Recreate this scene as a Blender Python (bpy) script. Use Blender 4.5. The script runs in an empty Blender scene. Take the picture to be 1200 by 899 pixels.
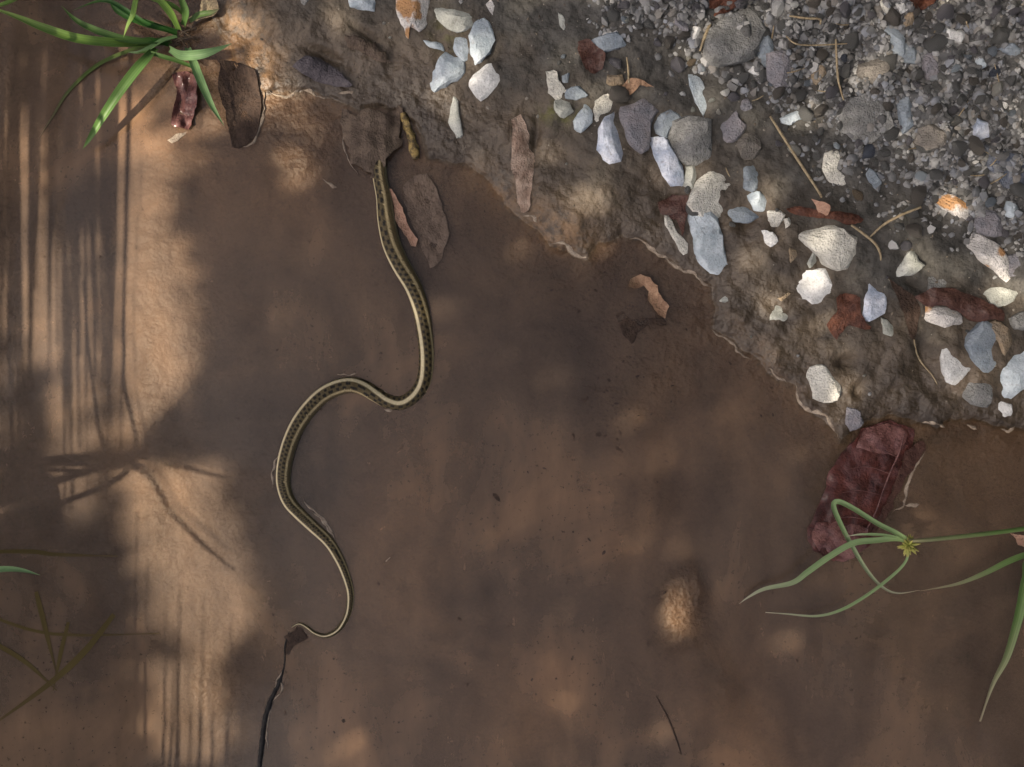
import bpy, bmesh, math, random
import numpy as np
from mathutils import Vector, Matrix, noise as mnoise
from mathutils.geometry import delaunay_2d_cdt

random.seed(7); RNG = np.random.default_rng(7)
scene = bpy.context.scene
COL = scene.collection

# ------------------------------------------------------------------ camera
H = 1.20                                   # phone held 1.2 m above the puddle, looking straight down
cd = bpy.data.cameras.new('camera'); cam = bpy.data.objects.new('camera', cd); COL.objects.link(cam)
cam.location = (0, 0, H); cam.rotation_euler = (0, 0, 0)
cd.sensor_fit = 'HORIZONTAL'; cd.angle = 2*math.atan(0.6/H)
cd.clip_start = 0.02; cd.clip_end = 500
scene.camera = cam

# ------------------------------------------------------------------ light
SUN_EL = math.radians(52); SUN_H = Vector((-0.90, -0.43, 0)).normalized()
SUN_DIR = (SUN_H*math.cos(SUN_EL) + Vector((0, 0, math.sin(SUN_EL)))).normalized()   # towards the sun
w = bpy.data.worlds.new('World'); scene.world = w; w.use_nodes = True
wn = w.node_tree.nodes; wl = w.node_tree.links
sky = wn.new('ShaderNodeTexSky'); sky.sky_type = 'NISHITA'; sky.sun_disc = False
sky.sun_elevation = SUN_EL; sky.sun_rotation = math.atan2(SUN_H.x, SUN_H.y)
sky.air_density = 0.42; sky.dust_density = 5.0; sky.ozone_density = 0.0
bg = wn['Background']; bg.inputs['Strength'].default_value = 0.09
wl.new(sky.outputs[0], bg.inputs['Color'])
sl = bpy.data.lights.new('sun', 'SUN'); sl.energy = 5.0; sl.angle = math.radians(0.5); sl.color = (1.0, 0.87, 0.70)
sun = bpy.data.objects.new('sun', sl); COL.objects.link(sun); sun.location = (0, 0, 9)
sun.rotation_euler = SUN_DIR.to_track_quat('Z', 'Y').to_euler()
vs = scene.view_settings
vs.view_transform = 'Standard'; vs.look = 'None'; vs.gamma = 1; vs.use_curve_mapping = False
vs.exposure = 1.12
scene.cycles.max_bounces = 6; scene.cycles.transparent_max_bounces = 8

# ------------------------------------------------------------------ helpers
def W(px, py, z=0.0):                      # photo pixel -> world point at height z (1 px = 1 mm on the water)
    k = 1 - z/H
    return Vector(((px-600)/1000*k, (449.5-py)/1000*k, z))

def tag(o, label=None, cat=None, group=None, kind=None):
    for k, v in (('label', label), ('category', cat), ('group', group), ('kind', kind)):
        if v: o[k] = v
    return o

def link(name, me, mat=None, parent=None):
    o = bpy.data.objects.new(name, me); COL.objects.link(o)
    if mat is not None and me is not None and not me.materials: me.materials.append(mat)
    if parent: o.parent = parent
    return o

def empty(name, loc):
    o = bpy.data.objects.new(name, None); COL.objects.link(o); o.location = loc; o.empty_display_size = 0.02
    bpy.context.view_layer.update()
    return o

def mesh(name, v, f, smooth=True, sharp=None):
    me = bpy.data.meshes.new(name); me.from_pydata([tuple(p) for p in v], [], f); me.update()
    if smooth: me.polygons.foreach_set('use_smooth', [True]*len(me.polygons))
    if sharp: me.set_sharp_from_angle(angle=math.radians(sharp))
    return me

def recentre(me, c):
    me.transform(Matrix.Translation(-Vector(c)))

_tab = {}
def vnoise(x, y, seed=0):
    if seed not in _tab: _tab[seed] = np.random.default_rng(seed+100).random((256, 256))
    t = _tab[seed]; xi = np.floor(x).astype(int); yi = np.floor(y).astype(int)
    fx = x-xi; fy = y-yi; fx = fx*fx*(3-2*fx); fy = fy*fy*(3-2*fy)
    a = t[xi & 255, yi & 255]; b = t[(xi+1) & 255, yi & 255]; c = t[xi & 255, (yi+1) & 255]; d = t[(xi+1) & 255, (yi+1) & 255]
    return (a*(1-fx)+b*fx)*(1-fy)+(c*(1-fx)+d*fx)*fy
def fbm(x, y, scale, octv=4, seed=0, gain=0.5):
    s = 0; a = 1; n = 0; x = np.asarray(x, float)/scale; y = np.asarray(y, float)/scale
    for i in range(octv):
        s = s+a*(vnoise(x+17.3*i, y-9.1*i, seed+i)-0.5); n += a; a *= gain; x = x*2.03; y = y*2.03
    return s/n*2
def sstep(a, b, x):
    t = np.clip((x-a)/(b-a), 0, 1); return t*t*(3-2*t)

def catmull(pts, n):
    P = [np.array(p, float) for p in pts]; P = [2*P[0]-P[1]]+P+[2*P[-1]-P[-2]]
    out = []
    for i in range(1, len(P)-2):
        for k in range(n):
            t = k/n; a, b, c, d = P[i-1:i+3]
            out.append(0.5*((2*b)+(-a+c)*t+(2*a-5*b+4*c-d)*t*t+(-a+3*b-3*c+d)*t**3))
    out.append(P[-2]); return out

# ------------------------------------------------------------------ materials
def new_mat(name):
    m = bpy.data.materials.new(name); m.use_nodes = True
    nt = m.node_tree; return m, nt, nt.nodes['Principled BSDF']
def N(nt, t, **kw):
    n = nt.nodes.new(t)
    for k, v in kw.items():
        if k in n.inputs: n.inputs[k].default_value = v
        else: setattr(n, k, v)
    return n
def ramp(nt, stops):
    r = nt.nodes.new('ShaderNodeValToRGB'); e = r.color_ramp.elements
    while len(e) < len(stops): e.new(0.5)
    for i, (p, c) in enumerate(stops): e[i].position = p; e[i].color = (*c, 1) if len(c) == 3 else c
    return r
def objco(nt): return N(nt, 'ShaderNodeTexCoord').outputs['Object']
def add_bump(nt, bsdf, layers):
    co = objco(nt); prev = None
    for scale, dist, det in layers:
        n = N(nt, 'ShaderNodeTexNoise', Scale=scale, Detail=det, Roughness=0.62); nt.links.new(co, n.inputs['Vector'])
        b = N(nt, 'ShaderNodeBump', Strength=1.0, Distance=dist); nt.links.new(n.outputs[0], b.inputs['Height'])
        if prev: nt.links.new(prev.outputs[0], b.inputs['Normal'])
        prev = b
    nt.links.new(prev.outputs[0], bsdf.inputs['Normal'])

def stone_mat(name, c1, c2, c3=None, vein=None, rough=0.72, bump=1.0):
    m, nt, b = new_mat(name); L = nt.links
    co = objco(nt); oi = N(nt, 'ShaderNodeObjectInfo')
    ad = N(nt, 'ShaderNodeVectorMath', operation='ADD'); L.new(co, ad.inputs[0]); L.new(oi.outputs['Location'], ad.inputs[1])
    n1 = N(nt, 'ShaderNodeTexNoise', Scale=55.0, Detail=5.0, Roughness=0.6); L.new(ad.outputs[0], n1.inputs['Vector'])
    r1 = ramp(nt, [(0.36, c1), (0.64, c2)]); L.new(n1.outputs[0], r1.inputs[0])
    n2 = N(nt, 'ShaderNodeTexNoise', Scale=380.0, Detail=4.0, Roughness=0.7); L.new(ad.outputs[0], n2.inputs['Vector'])
    r2 = ramp(nt, [(0.30, (0.60,)*3), (0.46, (0.96,)*3), (0.74, (1.12,)*3)]); L.new(n2.outputs[0], r2.inputs[0])
    mx = N(nt, 'ShaderNodeMix', data_type='RGBA', blend_type='MULTIPLY'); mx.inputs[0].default_value = 1
    L.new(r1.outputs[0], mx.inputs[6]); L.new(r2.outputs[0], mx.inputs[7]); out = mx.outputs[2]
    if c3:
        n3 = N(nt, 'ShaderNodeTexNoise', Scale=38.0, Detail=3.0); L.new(ad.outputs[0], n3.inputs['Vector'])
        r3 = ramp(nt, [(0.54, (0,)*3), (0.62, (1,)*3)]); L.new(n3.outputs[0], r3.inputs[0])
        m3 = N(nt, 'ShaderNodeMix', data_type='RGBA'); L.new(r3.outputs[0], m3.inputs[0]); L.new(out, m3.inputs[6]); m3.inputs[7].default_value = (*c3, 1)
        out = m3.outputs[2]
    # smears of brown mud left on the stone
    n4 = N(nt, 'ShaderNodeTexNoise', Scale=70.0, Detail=6.0, Roughness=0.65, Distortion=0.6); L.new(ad.outputs[0], n4.inputs['Vector'])
    r4 = ramp(nt, [(0.60, (0,)*3), (0.75, (0.65,)*3)]); L.new(n4.outputs[0], r4.inputs[0])
    m4 = N(nt, 'ShaderNodeMix', data_type='RGBA'); L.new(r4.outputs[0], m4.inputs[0]); L.new(out, m4.inputs[6]); m4.inputs[7].default_value = (0.13, 0.10, 0.07, 1)
    L.new(m4.outputs[2], b.inputs['Base Color']); b.inputs['Roughness'].default_value = rough
    add_bump(nt, b, [(130, 0.0034*bump, 4), (520, 0.0014*bump, 4)])
    return m

MS = {
 'white': stone_mat('white_quartz', (0.80, 0.80, 0.77), (0.58, 0.58, 0.55), bump=0.4),
 'cream': stone_mat('cream_stone', (0.78, 0.76, 0.67), (0.54, 0.52, 0.45)),
 'blue': stone_mat('pale_blue_stone', (0.54, 0.60, 0.63), (0.33, 0.39, 0.43), bump=0.4),
 'icy': stone_mat('icy_stone', (0.76, 0.79, 0.85), (0.34, 0.40, 0.50), bump=0.4),
 'slate': stone_mat('slate_stone', (0.17, 0.205, 0.24), (0.28, 0.32, 0.35), bump=0.4),
 'navy': stone_mat('dark_blue_stone', (0.075, 0.09, 0.13), (0.16, 0.18, 0.22)),
 'mauve': stone_mat('mauve_stone', (0.27, 0.25, 0.26), (0.20, 0.20, 0.22)),
 'grey': stone_mat('grey_stone', (0.29, 0.29, 0.275), (0.19, 0.19, 0.18)),
 'rough': stone_mat('rough_grey_stone', (0.29, 0.29, 0.275), (0.15, 0.15, 0.142)),
 'green': stone_mat('grey_green_stone', (0.48, 0.49, 0.44), (0.29, 0.30, 0.265), bump=0.4),
 'tan': stone_mat('tan_stone', (0.36, 0.27, 0.17), (0.26, 0.21, 0.15)),
 'rust': stone_mat('rust_stained_stone', (0.72, 0.69, 0.65), (0.48, 0.46, 0.43), c3=(0.42, 0.23, 0.10)),
 'brown': stone_mat('brown_grey_stone', (0.26, 0.235, 0.20), (0.16, 0.145, 0.125)),
}

def leaf_mat(name, c1, c2, rough=0.5, trans=0.15, coat=0.0, scale=90):
    m, nt, b = new_mat(name); L = nt.links; co = objco(nt)
    n1 = N(nt, 'ShaderNodeTexNoise', Scale=float(scale), Detail=6.0, Roughness=0.65, Distortion=0.5); L.new(co, n1.inputs['Vector'])
    r1 = ramp(nt, [(0.36, c1), (0.62, c2)]); L.new(n1.outputs[0], r1.inputs[0])
    n2 = N(nt, 'ShaderNodeTexNoise', Scale=230.0, Detail=5.0, Roughness=0.7, Distortion=1.0); L.new(co, n2.inputs['Vector'])
    r2 = ramp(nt, [(0.30, (0.35,)*3), (0.46, (0.95,)*3), (0.60, (1,)*3), (0.74, (1.45,)*3)]); L.new(n2.outputs[0], r2.inputs[0])
    mx = N(nt, 'ShaderNodeMix', data_type='RGBA', blend_type='MULTIPLY'); mx.inputs[0].default_value = 1
    L.new(r1.outputs[0], mx.inputs[6]); L.new(r2.outputs[0], mx.inputs[7]); L.new(mx.outputs[2], b.inputs['Base Color']); b.inputs['Roughness'].default_value = rough
    b.inputs['Specular IOR Level'].default_value = 0.2; b.inputs['Coat Weight'].default_value = coat; b.inputs['Coat Roughness'].default_value = 0.12
    add_bump(nt, b, [(110, 0.0032, 4), (420, 0.0013, 4)])
    return m
ML = {
 'red': leaf_mat('wet_red_leaf', (0.040, 0.013, 0.011), (0.125, 0.038, 0.030), 0.35, coat=0.4, scale=34),
 'redpink': leaf_mat('pale_red_leaf', (0.24, 0.115, 0.10), (0.085, 0.030, 0.026), 0.35, coat=0.5, scale=60),
 'rust': leaf_mat('rust_leaf', (0.16, 0.066, 0.040), (0.075, 0.032, 0.022), 0.5),
 'maroon': leaf_mat('maroon_leaf', (0.060, 0.026, 0.020), (0.105, 0.052, 0.038), 0.45, coat=0.2),
 'brown': leaf_mat('brown_leaf', (0.036, 0.024, 0.018), (0.065, 0.042, 0.030), 0.75, coat=0.0),
 'tan': leaf_mat('tan_leaf', (0.42, 0.27, 0.17), (0.27, 0.16, 0.10), 0.6),
 'pink': leaf_mat('pink_tan_leaf', (0.44, 0.28, 0.20), (0.33, 0.19, 0.13), 0.6),
 'cream': leaf_mat('cream_pink_leaf', (0.58, 0.44, 0.34), (0.33, 0.22, 0.16), 0.6, scale=60),
 'grey': leaf_mat('wet_grey_leaf', (0.16, 0.115, 0.085), (0.11, 0.078, 0.058), 0.5, coat=0.1, scale=50),
 'slate': leaf_mat('slate_leaf', (0.075, 0.065, 0.072), (0.115, 0.10, 0.105), 0.5, coat=0.05),
 'mud': leaf_mat('muddy_leaf', (0.085, 0.061, 0.046), (0.145, 0.108, 0.078), 0.55, coat=0.0, scale=60),
 'black': leaf_mat('black_wet', (0.006, 0.005, 0.005), (0.016, 0.014, 0.013), 0.3, coat=0.0),
 'straw': leaf_mat('straw', (0.40, 0.33, 0.21), (0.30, 0.23, 0.14), 0.6, scale=200),
 'yellow': leaf_mat('yellow_lichen_stick', (0.46, 0.33, 0.12), (0.09, 0.07, 0.045), 0.6, scale=160),
 'pale_strip': leaf_mat('pale_glint_and_leaf', (0.46, 0.38, 0.29), (0.26, 0.205, 0.155), 0.6, scale=150),  # pale tan of the painted glints, shared with one leaf scrap
 'bark': leaf_mat('bark', (0.10, 0.075, 0.055), (0.05, 0.04, 0.03), 0.8, scale=20),
}
def grass_mat(name, base, tip, trans=0.25, spec=0.25):
    m, nt, b = new_mat(name); L = nt.links
    at = N(nt, 'ShaderNodeAttribute', attribute_name='along')
    r = ramp(nt, [(0.0, base), (0.55, base), (1.0, tip)]); L.new(at.outputs['Fac'], r.inputs[0])
    ac = N(nt, 'ShaderNodeAttribute', attribute_name='across')
    wv = N(nt, 'ShaderNodeMath', operation='SINE'); ml = N(nt, 'ShaderNodeMath', operation='MULTIPLY'); ml.inputs[1].default_value = 28.0
    L.new(ac.outputs['Fac'], ml.inputs[0]); L.new(ml.outputs[0], wv.inputs[0])
    mr = N(nt, 'ShaderNodeMapRange'); mr.inputs[1].default_value = -1; mr.inputs[3].default_value = 0.86; mr.inputs[4].default_value = 1.08
    L.new(wv.outputs[0], mr.inputs[0])
    mx = N(nt, 'ShaderNodeMix', data_type='RGBA', blend_type='MULTIPLY'); mx.inputs[0].default_value = 1
    L.new(r.outputs[0], mx.inputs[6]); L.new(mr.outputs[0], mx.inputs[7])
    L.new(mx.outputs[2], b.inputs['Base Color']); b.inputs['Roughness'].default_value = 0.42; b.inputs['Specular IOR Level'].default_value = spec
    tr = N(nt, 'ShaderNodeBsdfTranslucent'); L.new(mx.outputs[2], tr.inputs['Color'])
    ms = N(nt, 'ShaderNodeMixShader'); ms.inputs[0].default_value = trans
    L.new(b.outputs[0], ms.inputs[1]); L.new(tr.outputs[0], ms.inputs[2]); L.new(ms.outputs[0], nt.nodes['Material Output'].inputs[0])
    return m
MG = {
 'lime': grass_mat('lime_grass', (0.17, 0.29, 0.06), (0.30, 0.43, 0.11)),
 'green': grass_mat('green_grass', (0.10, 0.19, 0.05), (0.12, 0.22, 0.05)),
 'dark': grass_mat('dark_grass', (0.035, 0.11, 0.022), (0.05, 0.14, 0.02)),
 'pale': grass_mat('pale_grass', (0.20, 0.34, 0.14), (0.22, 0.36, 0.16)),
 'fade': grass_mat('fading_grass', (0.12, 0.20, 0.06), (0.27, 0.23, 0.15)),
 'sage': grass_mat('sage_grass', (0.22, 0.32, 0.14), (0.42, 0.40, 0.30)),
 'dry': grass_mat('dry_grass', (0.17, 0.17, 0.07), (0.24, 0.20, 0.13)),
 'spike': grass_mat('seed_spike', (0.20, 0.22, 0.05), (0.34, 0.31, 0.10)),
 'weed': grass_mat('drowned_weed', (0.085, 0.066, 0.028), (0.080, 0.060, 0.032), 0.05, 0.0),
 'drowned': grass_mat('drowned_grass', (0.085, 0.12, 0.04), (0.15, 0.12, 0.085), 0.05, 0.0),
 'canopy': leaf_mat('tree_leaf', (0.05, 0.10, 0.025), (0.06, 0.11, 0.03), 0.6),
}

# ------------------------------------------------------------------ terrain
SHORE = [(212, -200), (222, -50), (240, 8), (258, 38), (268, 58), (282, 86), (300, 106), (340, 111), (385, 111), (405, 117), (425, 127), (465, 131),
 (488, 150), (500, 186), (545, 192), (575, 216), (605, 250), (645, 285), (688, 303), (705, 286), (730, 279), (755, 288), (795, 315), (830, 336),
 (836, 360), (833, 385), (860, 399), (890, 426), (915, 445), (935, 456), (940, 476), (966, 490), (985, 515), (1005, 500), (1040, 484), (1062, 491), (1100, 497),
 (1140, 493), (1200, 503), (1500, 540), (1750, 900), (1500, 1500), (700, 1800), (-200, 1650), (-750, 1000), (-650, 200), (-300, -350), (100, -480)]
def signed_dist(x, y):                      # >0 on the bank, <0 in the puddle
    d = np.full(x.shape, 1e9); ins = np.zeros(x.shape, bool); n = len(SHORE)
    for i in range(n):
        (x1, y1), (x2, y2) = SHORE[i], SHORE[(i+1) % n]
        ex, ey = x2-x1, y2-y1
        t = np.clip(((x-x1)*ex+(y-y1)*ey)/(ex*ex+ey*ey), 0, 1)
        d = np.minimum(d, np.hypot(x-x1-t*ex, y-y1-t*ey))
        c = ((y1 > y) != (y2 > y))
        with np.errstate(divide='ignore', invalid='ignore'):
            ins ^= c & (x < ex*(y-y1)/(ey if ey else 1e-9)+x1)
    return np.where(ins, -d, d)
GRAVEL = [(800, -60), (1260, -60), (1260, 235), (1120, 245), (1010, 215), (965, 160), (890, 140), (835, 95)]
def gauss(x, y, cx, cy, rx, ry, a=0.0):
    c, s = math.cos(a), math.sin(a); u = (x-cx)*c+(y-cy)*s; v = -(x-cx)*s+(y-cy)*c
    return np.exp(-(u/rx)**2-(v/ry)**2)
def gravel_amt(x, y):
    # the loose crushed gravel lies up the bank, away from the water
    t = (x-830)*0.55-(y-120)*0.83+fbm(x, y, 70, 3, 31)*45
    return sstep(-10, 70, t)
def height(x, y):
    sd = signed_dist(x, y)+fbm(x, y, 26, 3, 5)*7+fbm(x, y, 7, 2, 9)*2.0
    up = np.maximum(sd, 0); dn = np.maximum(-sd, 0)
    near = 1-sstep(600, 1400, np.hypot(x-600, y-450))
    h = 0.0042*sstep(0, 5, up)+0.050*(1-np.exp(-up/260))+0.00002*np.minimum(up, 4000)
    h = h+sstep(0, 40, up)*(fbm(x, y, 60, 4, 1)*0.009+fbm(x, y, 17, 2, 2, 0.5)*0.0033+fbm(x, y, 6, 2, 3)*0.0010)
    ridg = np.abs(fbm(x, y, 46, 4, 12)); h = h+sstep(4, 40, up)*0.0045*(ridg-.25)
    for cx, cy, rx, ry, a, k in ((380, 66, 30, 7, .35, .014), (250, 34, 15, 17, 0, .014), (988, 424, 10, 9, .4, .012), (1003, 458, 7, 10, 0, .012), (1062, 336, 18, 6, .6, .012),
                                 (628, 165, 5, 34, .1, .008), (432, 46, 26, 5, .6, .008), (1075, 415, 12, 26, 0, .010), (870, 262, 10, 22, 0, .012), (880, 175, 26, 26, 0, .008)):
        h = h-k*gauss(x, y, cx, cy, rx, ry, a)*sstep(0, 14, up)
    g = gravel_amt(x, y)*(up > 0)
    h = h+g*(fbm(x, y, 26, 3, 21, 0.6)*0.017+fbm(x, y, 9, 2, 22)*0.006)*near
    d = 0.0015*sstep(0, 6, dn)+0.019*(1-np.exp(-dn/110))+fbm(x, y, 150, 4, 14)*0.007*sstep(0, 120, dn)+fbm(x, y, 22, 3, 15)*0.0022*sstep(5, 60, dn)
    # silty mounds that come close under the surface
    for cx, cy, rx, ry, a, k in ((800, 705, 24, 46, 0.35, .012), (770, 600, 40, 75, 0.2, .010), (850, 800, 60, 110, -0.55, .011), (620, 850, 75, 60, 0, .012),
                                 (470, 640, 70, 100, 0.2, .010), (350, 160, 45, 70, 0, .012), (190, 640, 70, 130, -.2, .010), (180, 380, 50, 140, 0, .010), (560, 720, 90, 60, 0, .004),
                                 (745, 480, 60, 110, .5, .008), (235, 810, 40, 70, 0, .010)):
        d = d-k*gauss(x, y, cx, cy, rx, ry, a)
    d = np.maximum(d, 0.0012*sstep(0, 8, dn)+0.0001)
    hump = gauss(x, y, 800, 704, 30, 50, .30)+.48*gauss(x, y, 846, 800, 30, 85, -.45)
    wgt = np.clip(hump*1.25*(1+.35*fbm(x, y, 30, 3, 70)), 0, 1)*(1-.85*sstep(0, 16, (x-828)*.93-(y-702)*.36-12*fbm(x, y, 40, 2, 71)))
    d = d*(1-wgt)+0.0010*wgt
    return np.where(sd > 0, h, -d), sd

def axis(lo, hi, step, far):
    core = np.arange(lo, hi+step, step); out = []; s = step; p = core[-1]
    while p < far: s *= 1.28; p += s; out.append(p)
    lo_side = []; s = step; p = core[0]
    while p > -far: s *= 1.28; p -= s; lo_side.append(p)
    return np.array(lo_side[::-1]+list(core)+out)
def grid_mesh(name, gx, gy, z):
    nx, ny = len(gx), len(gy); X, Y = np.meshgrid(gx, gy)
    v = np.stack([(X-600)/1000, (449.5-Y)/1000, z], -1).reshape(-1, 3)
    i = (np.arange(ny-1)[:, None]*nx+np.arange(nx-1)[None]).ravel()
    f = np.stack([i, i+nx, i+nx+1, i+1], 1)
    me = bpy.data.meshes.new(name); me.vertices.add(len(v)); me.vertices.foreach_set('co', v.ravel())
    me.loops.add(f.size); me.loops.foreach_set('vertex_index', f.ravel())
    me.polygons.add(len(f)); me.polygons.foreach_set('loop_start', np.arange(0, f.size, 4)); me.polygons.foreach_set('loop_total', np.full(len(f), 4))
    me.polygons.foreach_set('use_smooth', np.ones(len(f), bool)); me.update(); me.validate(); return me
def fattr(me, name, a):
    at = me.attributes.new(name, 'FLOAT', 'POINT'); at.data.foreach_set('value', np.asarray(a, np.float32).ravel())

GX = axis(-40, 1240, 2.4, 60000); GY = axis(-40, 940, 2.4, 60000)
XX, YY = np.meshgrid(GX, GY)
HZ, SD = height(XX, YY)
def gh_xy(x, y):                            # ground height at a world point
    px = x*1000+600; py = 449.5-y*1000
    i = np.clip(np.searchsorted(GX, px)-1, 0, len(GX)-2); j = np.clip(np.searchsorted(GY, py)-1, 0, len(GY)-2)
    u = (px-GX[i])/(GX[i+1]-GX[i]); v = (py-GY[j])/(GY[j+1]-GY[j])
    return float((HZ[j, i]*(1-u)+HZ[j, i+1]*u)*(1-v)+(HZ[j+1, i]*(1-u)+HZ[j+1, i+1]*u)*v)
def surf(px, py, water=True):               # world point where the ray through a pixel meets ground or water
    z = 0.0
    for _ in range(3):
        p = W(px, py, z); z = gh_xy(p.x, p.y)
        if water: z = max(z, 0.0)
    return W(px, py, z)

gm = grid_mesh('ground', GX, GY, HZ)
fattr(gm, 'sd', SD/1000); fattr(gm, 'gravel', gravel_amt(XX, YY)*(SD > 0))
och = gauss(XX, YY, 300, 85, 32, 34)+gauss(XX, YY, 285, 40, 25, 40)+gauss(XX, YY, 655, 272, 38, 22, .4)*0.8+gauss(XX, YY, 590, 225, 45, 20, .5)*.5+gauss(XX, YY, 900, 420, 60, 12, .8)*.3
fattr(gm, 'ochre', och); fattr(gm, 'moss', gauss(XX, YY, 655, 140, 24, 12)+gauss(XX, YY, 525, 45, 18, 22)*.6)
m, nt, b = new_mat('wet_mud'); L = nt.links; co = objco(nt)
def attr(nt, n): return N(nt, 'ShaderNodeAttribute', attribute_name=n).outputs['Fac']
def noise_n(nt, co, scale, det=6.0, rough=0.6, dist=0.0):
    n = N(nt, 'ShaderNodeTexNoise', Scale=scale, Detail=det, Roughness=rough, Distortion=dist); nt.links.new(co, n.inputs['Vector']); return n.outputs[0]
def mixc(nt, f, a, c, blend='MIX'):
    mx = N(nt, 'ShaderNodeMix', data_type='RGBA', blend_type=blend)
    for s, v in ((0, f), (6, a), (7, c)):
        if hasattr(v, 'is_output'): nt.links.new(v, mx.inputs[s])
        else: mx.inputs[s].default_value = v if s == 0 else (*v, 1)
    return mx.outputs[2]
def mrange(nt, v, a, b_, c=0.0, d=1.0):
    n = N(nt, 'ShaderNodeMapRange'); n.inputs[1].default_value = a; n.inputs[2].default_value = b_; n.inputs[3].default_value = c; n.inputs[4].default_value = d
    nt.links.new(v, n.inputs[0]); return n.outputs[0]
brown = ramp(nt, [(0.28, (0.042, 0.031, 0.021)), (0.5, (0.088, 0.066, 0.044)), (0.72, (0.150, 0.113, 0.076))]); L.new(noise_n(nt, co, 16, 8, 0.65, .4), brown.inputs[0])
loam = ramp(nt, [(0.28, (0.030, 0.028, 0.024)), (0.5, (0.060, 0.056, 0.048)), (0.72, (0.105, 0.098, 0.084))]); L.new(noise_n(nt, co, 40, 8, 0.7), loam.inputs[0])
bed = ramp(nt, [(0.32, (0.090, 0.058, 0.040)), (0.68, (0.22, 0.145, 0.090))]); L.new(noise_n(nt, co, 9, 8, 0.6, .8), bed.inputs[0])
sdn = attr(nt, 'sd')
nz = N(nt, 'ShaderNodeMath', operation='ADD'); L.new(sdn, nz.inputs[0]); L.new(mrange(nt, noise_n(nt, co, 14), .2, .8, -.07, .07), nz.inputs[1])
c = mixc(nt, mrange(nt, nz.outputs[0], 0.06, 0.17), brown.outputs[0], loam.outputs[0])
c = mixc(nt, attr(nt, 'gravel'), c, (0.085, 0.085, 0.083))
c = mixc(nt, mrange(nt, sdn, 0.0, -0.006), c, bed.outputs[0])
on = N(nt, 'ShaderNodeMath', operation='MULTIPLY'); L.new(attr(nt, 'ochre'), on.inputs[0]); L.new(mrange(nt, noise_n(nt, co, 60, 4), .35, .6), on.inputs[1])
c = mixc(nt, on.outputs[0], c, (0.34, 0.20, 0.09))
mo = N(nt, 'ShaderNodeMath', operation='MULTIPLY'); L.new(attr(nt, 'moss'), mo.inputs[0]); L.new(mrange(nt, noise_n(nt, co, 90, 4), .4, .6), mo.inputs[1])
c = mixc(nt, mo.outputs[0], c, (0.085, 0.085, 0.018))
spk = ramp(nt, [(0.28, (0.55,)*3), (0.44, (1,)*3), (0.70, (1,)*3), (0.78, (1.7, 1.65, 1.5))]); L.new(noise_n(nt, co, 330, 3, .6), spk.inputs[0])
c = mixc(nt, 1.0, c, spk.outputs[0], 'MULTIPLY')
wet = mixc(nt, mrange(nt, sdn, 0.004, 0.035), (0.66, 0.62, 0.58), (1, 1, 1)); c = mixc(nt, mrange(nt, sdn, 0.0, 0.001), c, mixc(nt, 1.0, c, wet, 'MULTIPLY'))
L.new(c, b.inputs['Base Color'])
L.new(mrange(nt, nz.outputs[0], 0.0, 0.12, 0.38, 0.8), b.inputs['Roughness'])
add_bump(nt, b, [(34, 0.008, 3), (130, 0.0016, 3), (500, 0.0006, 3)])
ground = link('ground', gm, m); tag(ground, 'brown mud bank running down under a muddy puddle', 'ground', kind='structure')

# ------------------------------------------------------------------ water
wx = np.concatenate([np.linspace(-900, -60, 60), np.arange(-50, 1250, 5.0), np.linspace(1260, 1900, 45)])
wy = np.concatenate([np.linspace(-560, -60, 40), np.arange(-50, 950, 5.0), np.linspace(960, 1900, 60)])
AX, AY = np.meshgrid(wx, wy); AH, AS = height(AX, AY)
wm = grid_mesh('water', wx, wy, np.zeros_like(AX)+0.0)
fattr(wm, 'depth', np.maximum(-AH, 0)*1000)
sun_patch = sum(k*gauss(AX, AY, *q) for q, k in (((470, 640, 75, 130, .15), .8), ((600, 820, 130, 90, 0), .8), ((760, 590, 60, 110, .25), .7), ((850, 820, 70, 110, -.5), .7), ((420, 830, 70, 90, 0), .7), ((200, 120, 150, 110, 0), .8), ((350, 180, 50, 80, 0), .7), ((600, 600, 120, 90, .4), .35)))  # tan tint painted in place of weak sun patches on the water
fattr(wm, 'silt_sun', sun_patch*(1+.5*fbm(AX, AY, 70, 4, 60)))
m, nt, b = new_mat('muddy_water'); L = nt.links; co = objco(nt); nt.nodes.remove(b)
susp = ramp(nt, [(0.32, (0.070, 0.053, 0.043)), (0.5, (0.113, 0.081, 0.060)), (0.68, (0.182, 0.121, 0.080))]); L.new(noise_n(nt, co, 5.5, 7, 0.6, .7), susp.inputs[0])
spk = ramp(nt, [(0.30, (0.45,)*3), (0.39, (1,)*3), (0.70, (1,)*3), (0.78, (1.25,)*3)]); L.new(noise_n(nt, co, 160, 4, .65), spk.inputs[0])
mp = N(nt, 'ShaderNodeMapping'); mp.inputs['Scale'].default_value = (1.0, 0.30, 1.0); mp.inputs['Rotation'].default_value = (0, 0, 0.12); L.new(co, mp.inputs['Vector'])
silt_sun = ramp(nt, [(0.28, (0.72, 0.72, 0.73)), (0.5, (0.99, 0.99, 0.99)), (0.72, (1.24, 1.21, 1.17))]); L.new(noise_n(nt, mp.outputs[0], 26, 6, .58, .3), silt_sun.inputs[0])
cc = mixc(nt, 1.0, susp.outputs[0], spk.outputs[0], 'MULTIPLY'); cc = mixc(nt, 1.0, cc, silt_sun.outputs[0], 'MULTIPLY'); cc = mixc(nt, attr(nt, 'silt_sun'), cc, mixc(nt, 1.0, cc, (1.75, 1.52, 1.28), 'MULTIPLY'))  # sun patches painted in as brighter tan, over the streaky sediment
dif = N(nt, 'ShaderNodeBsdfDiffuse'); L.new(cc, dif.inputs['Color'])
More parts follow.
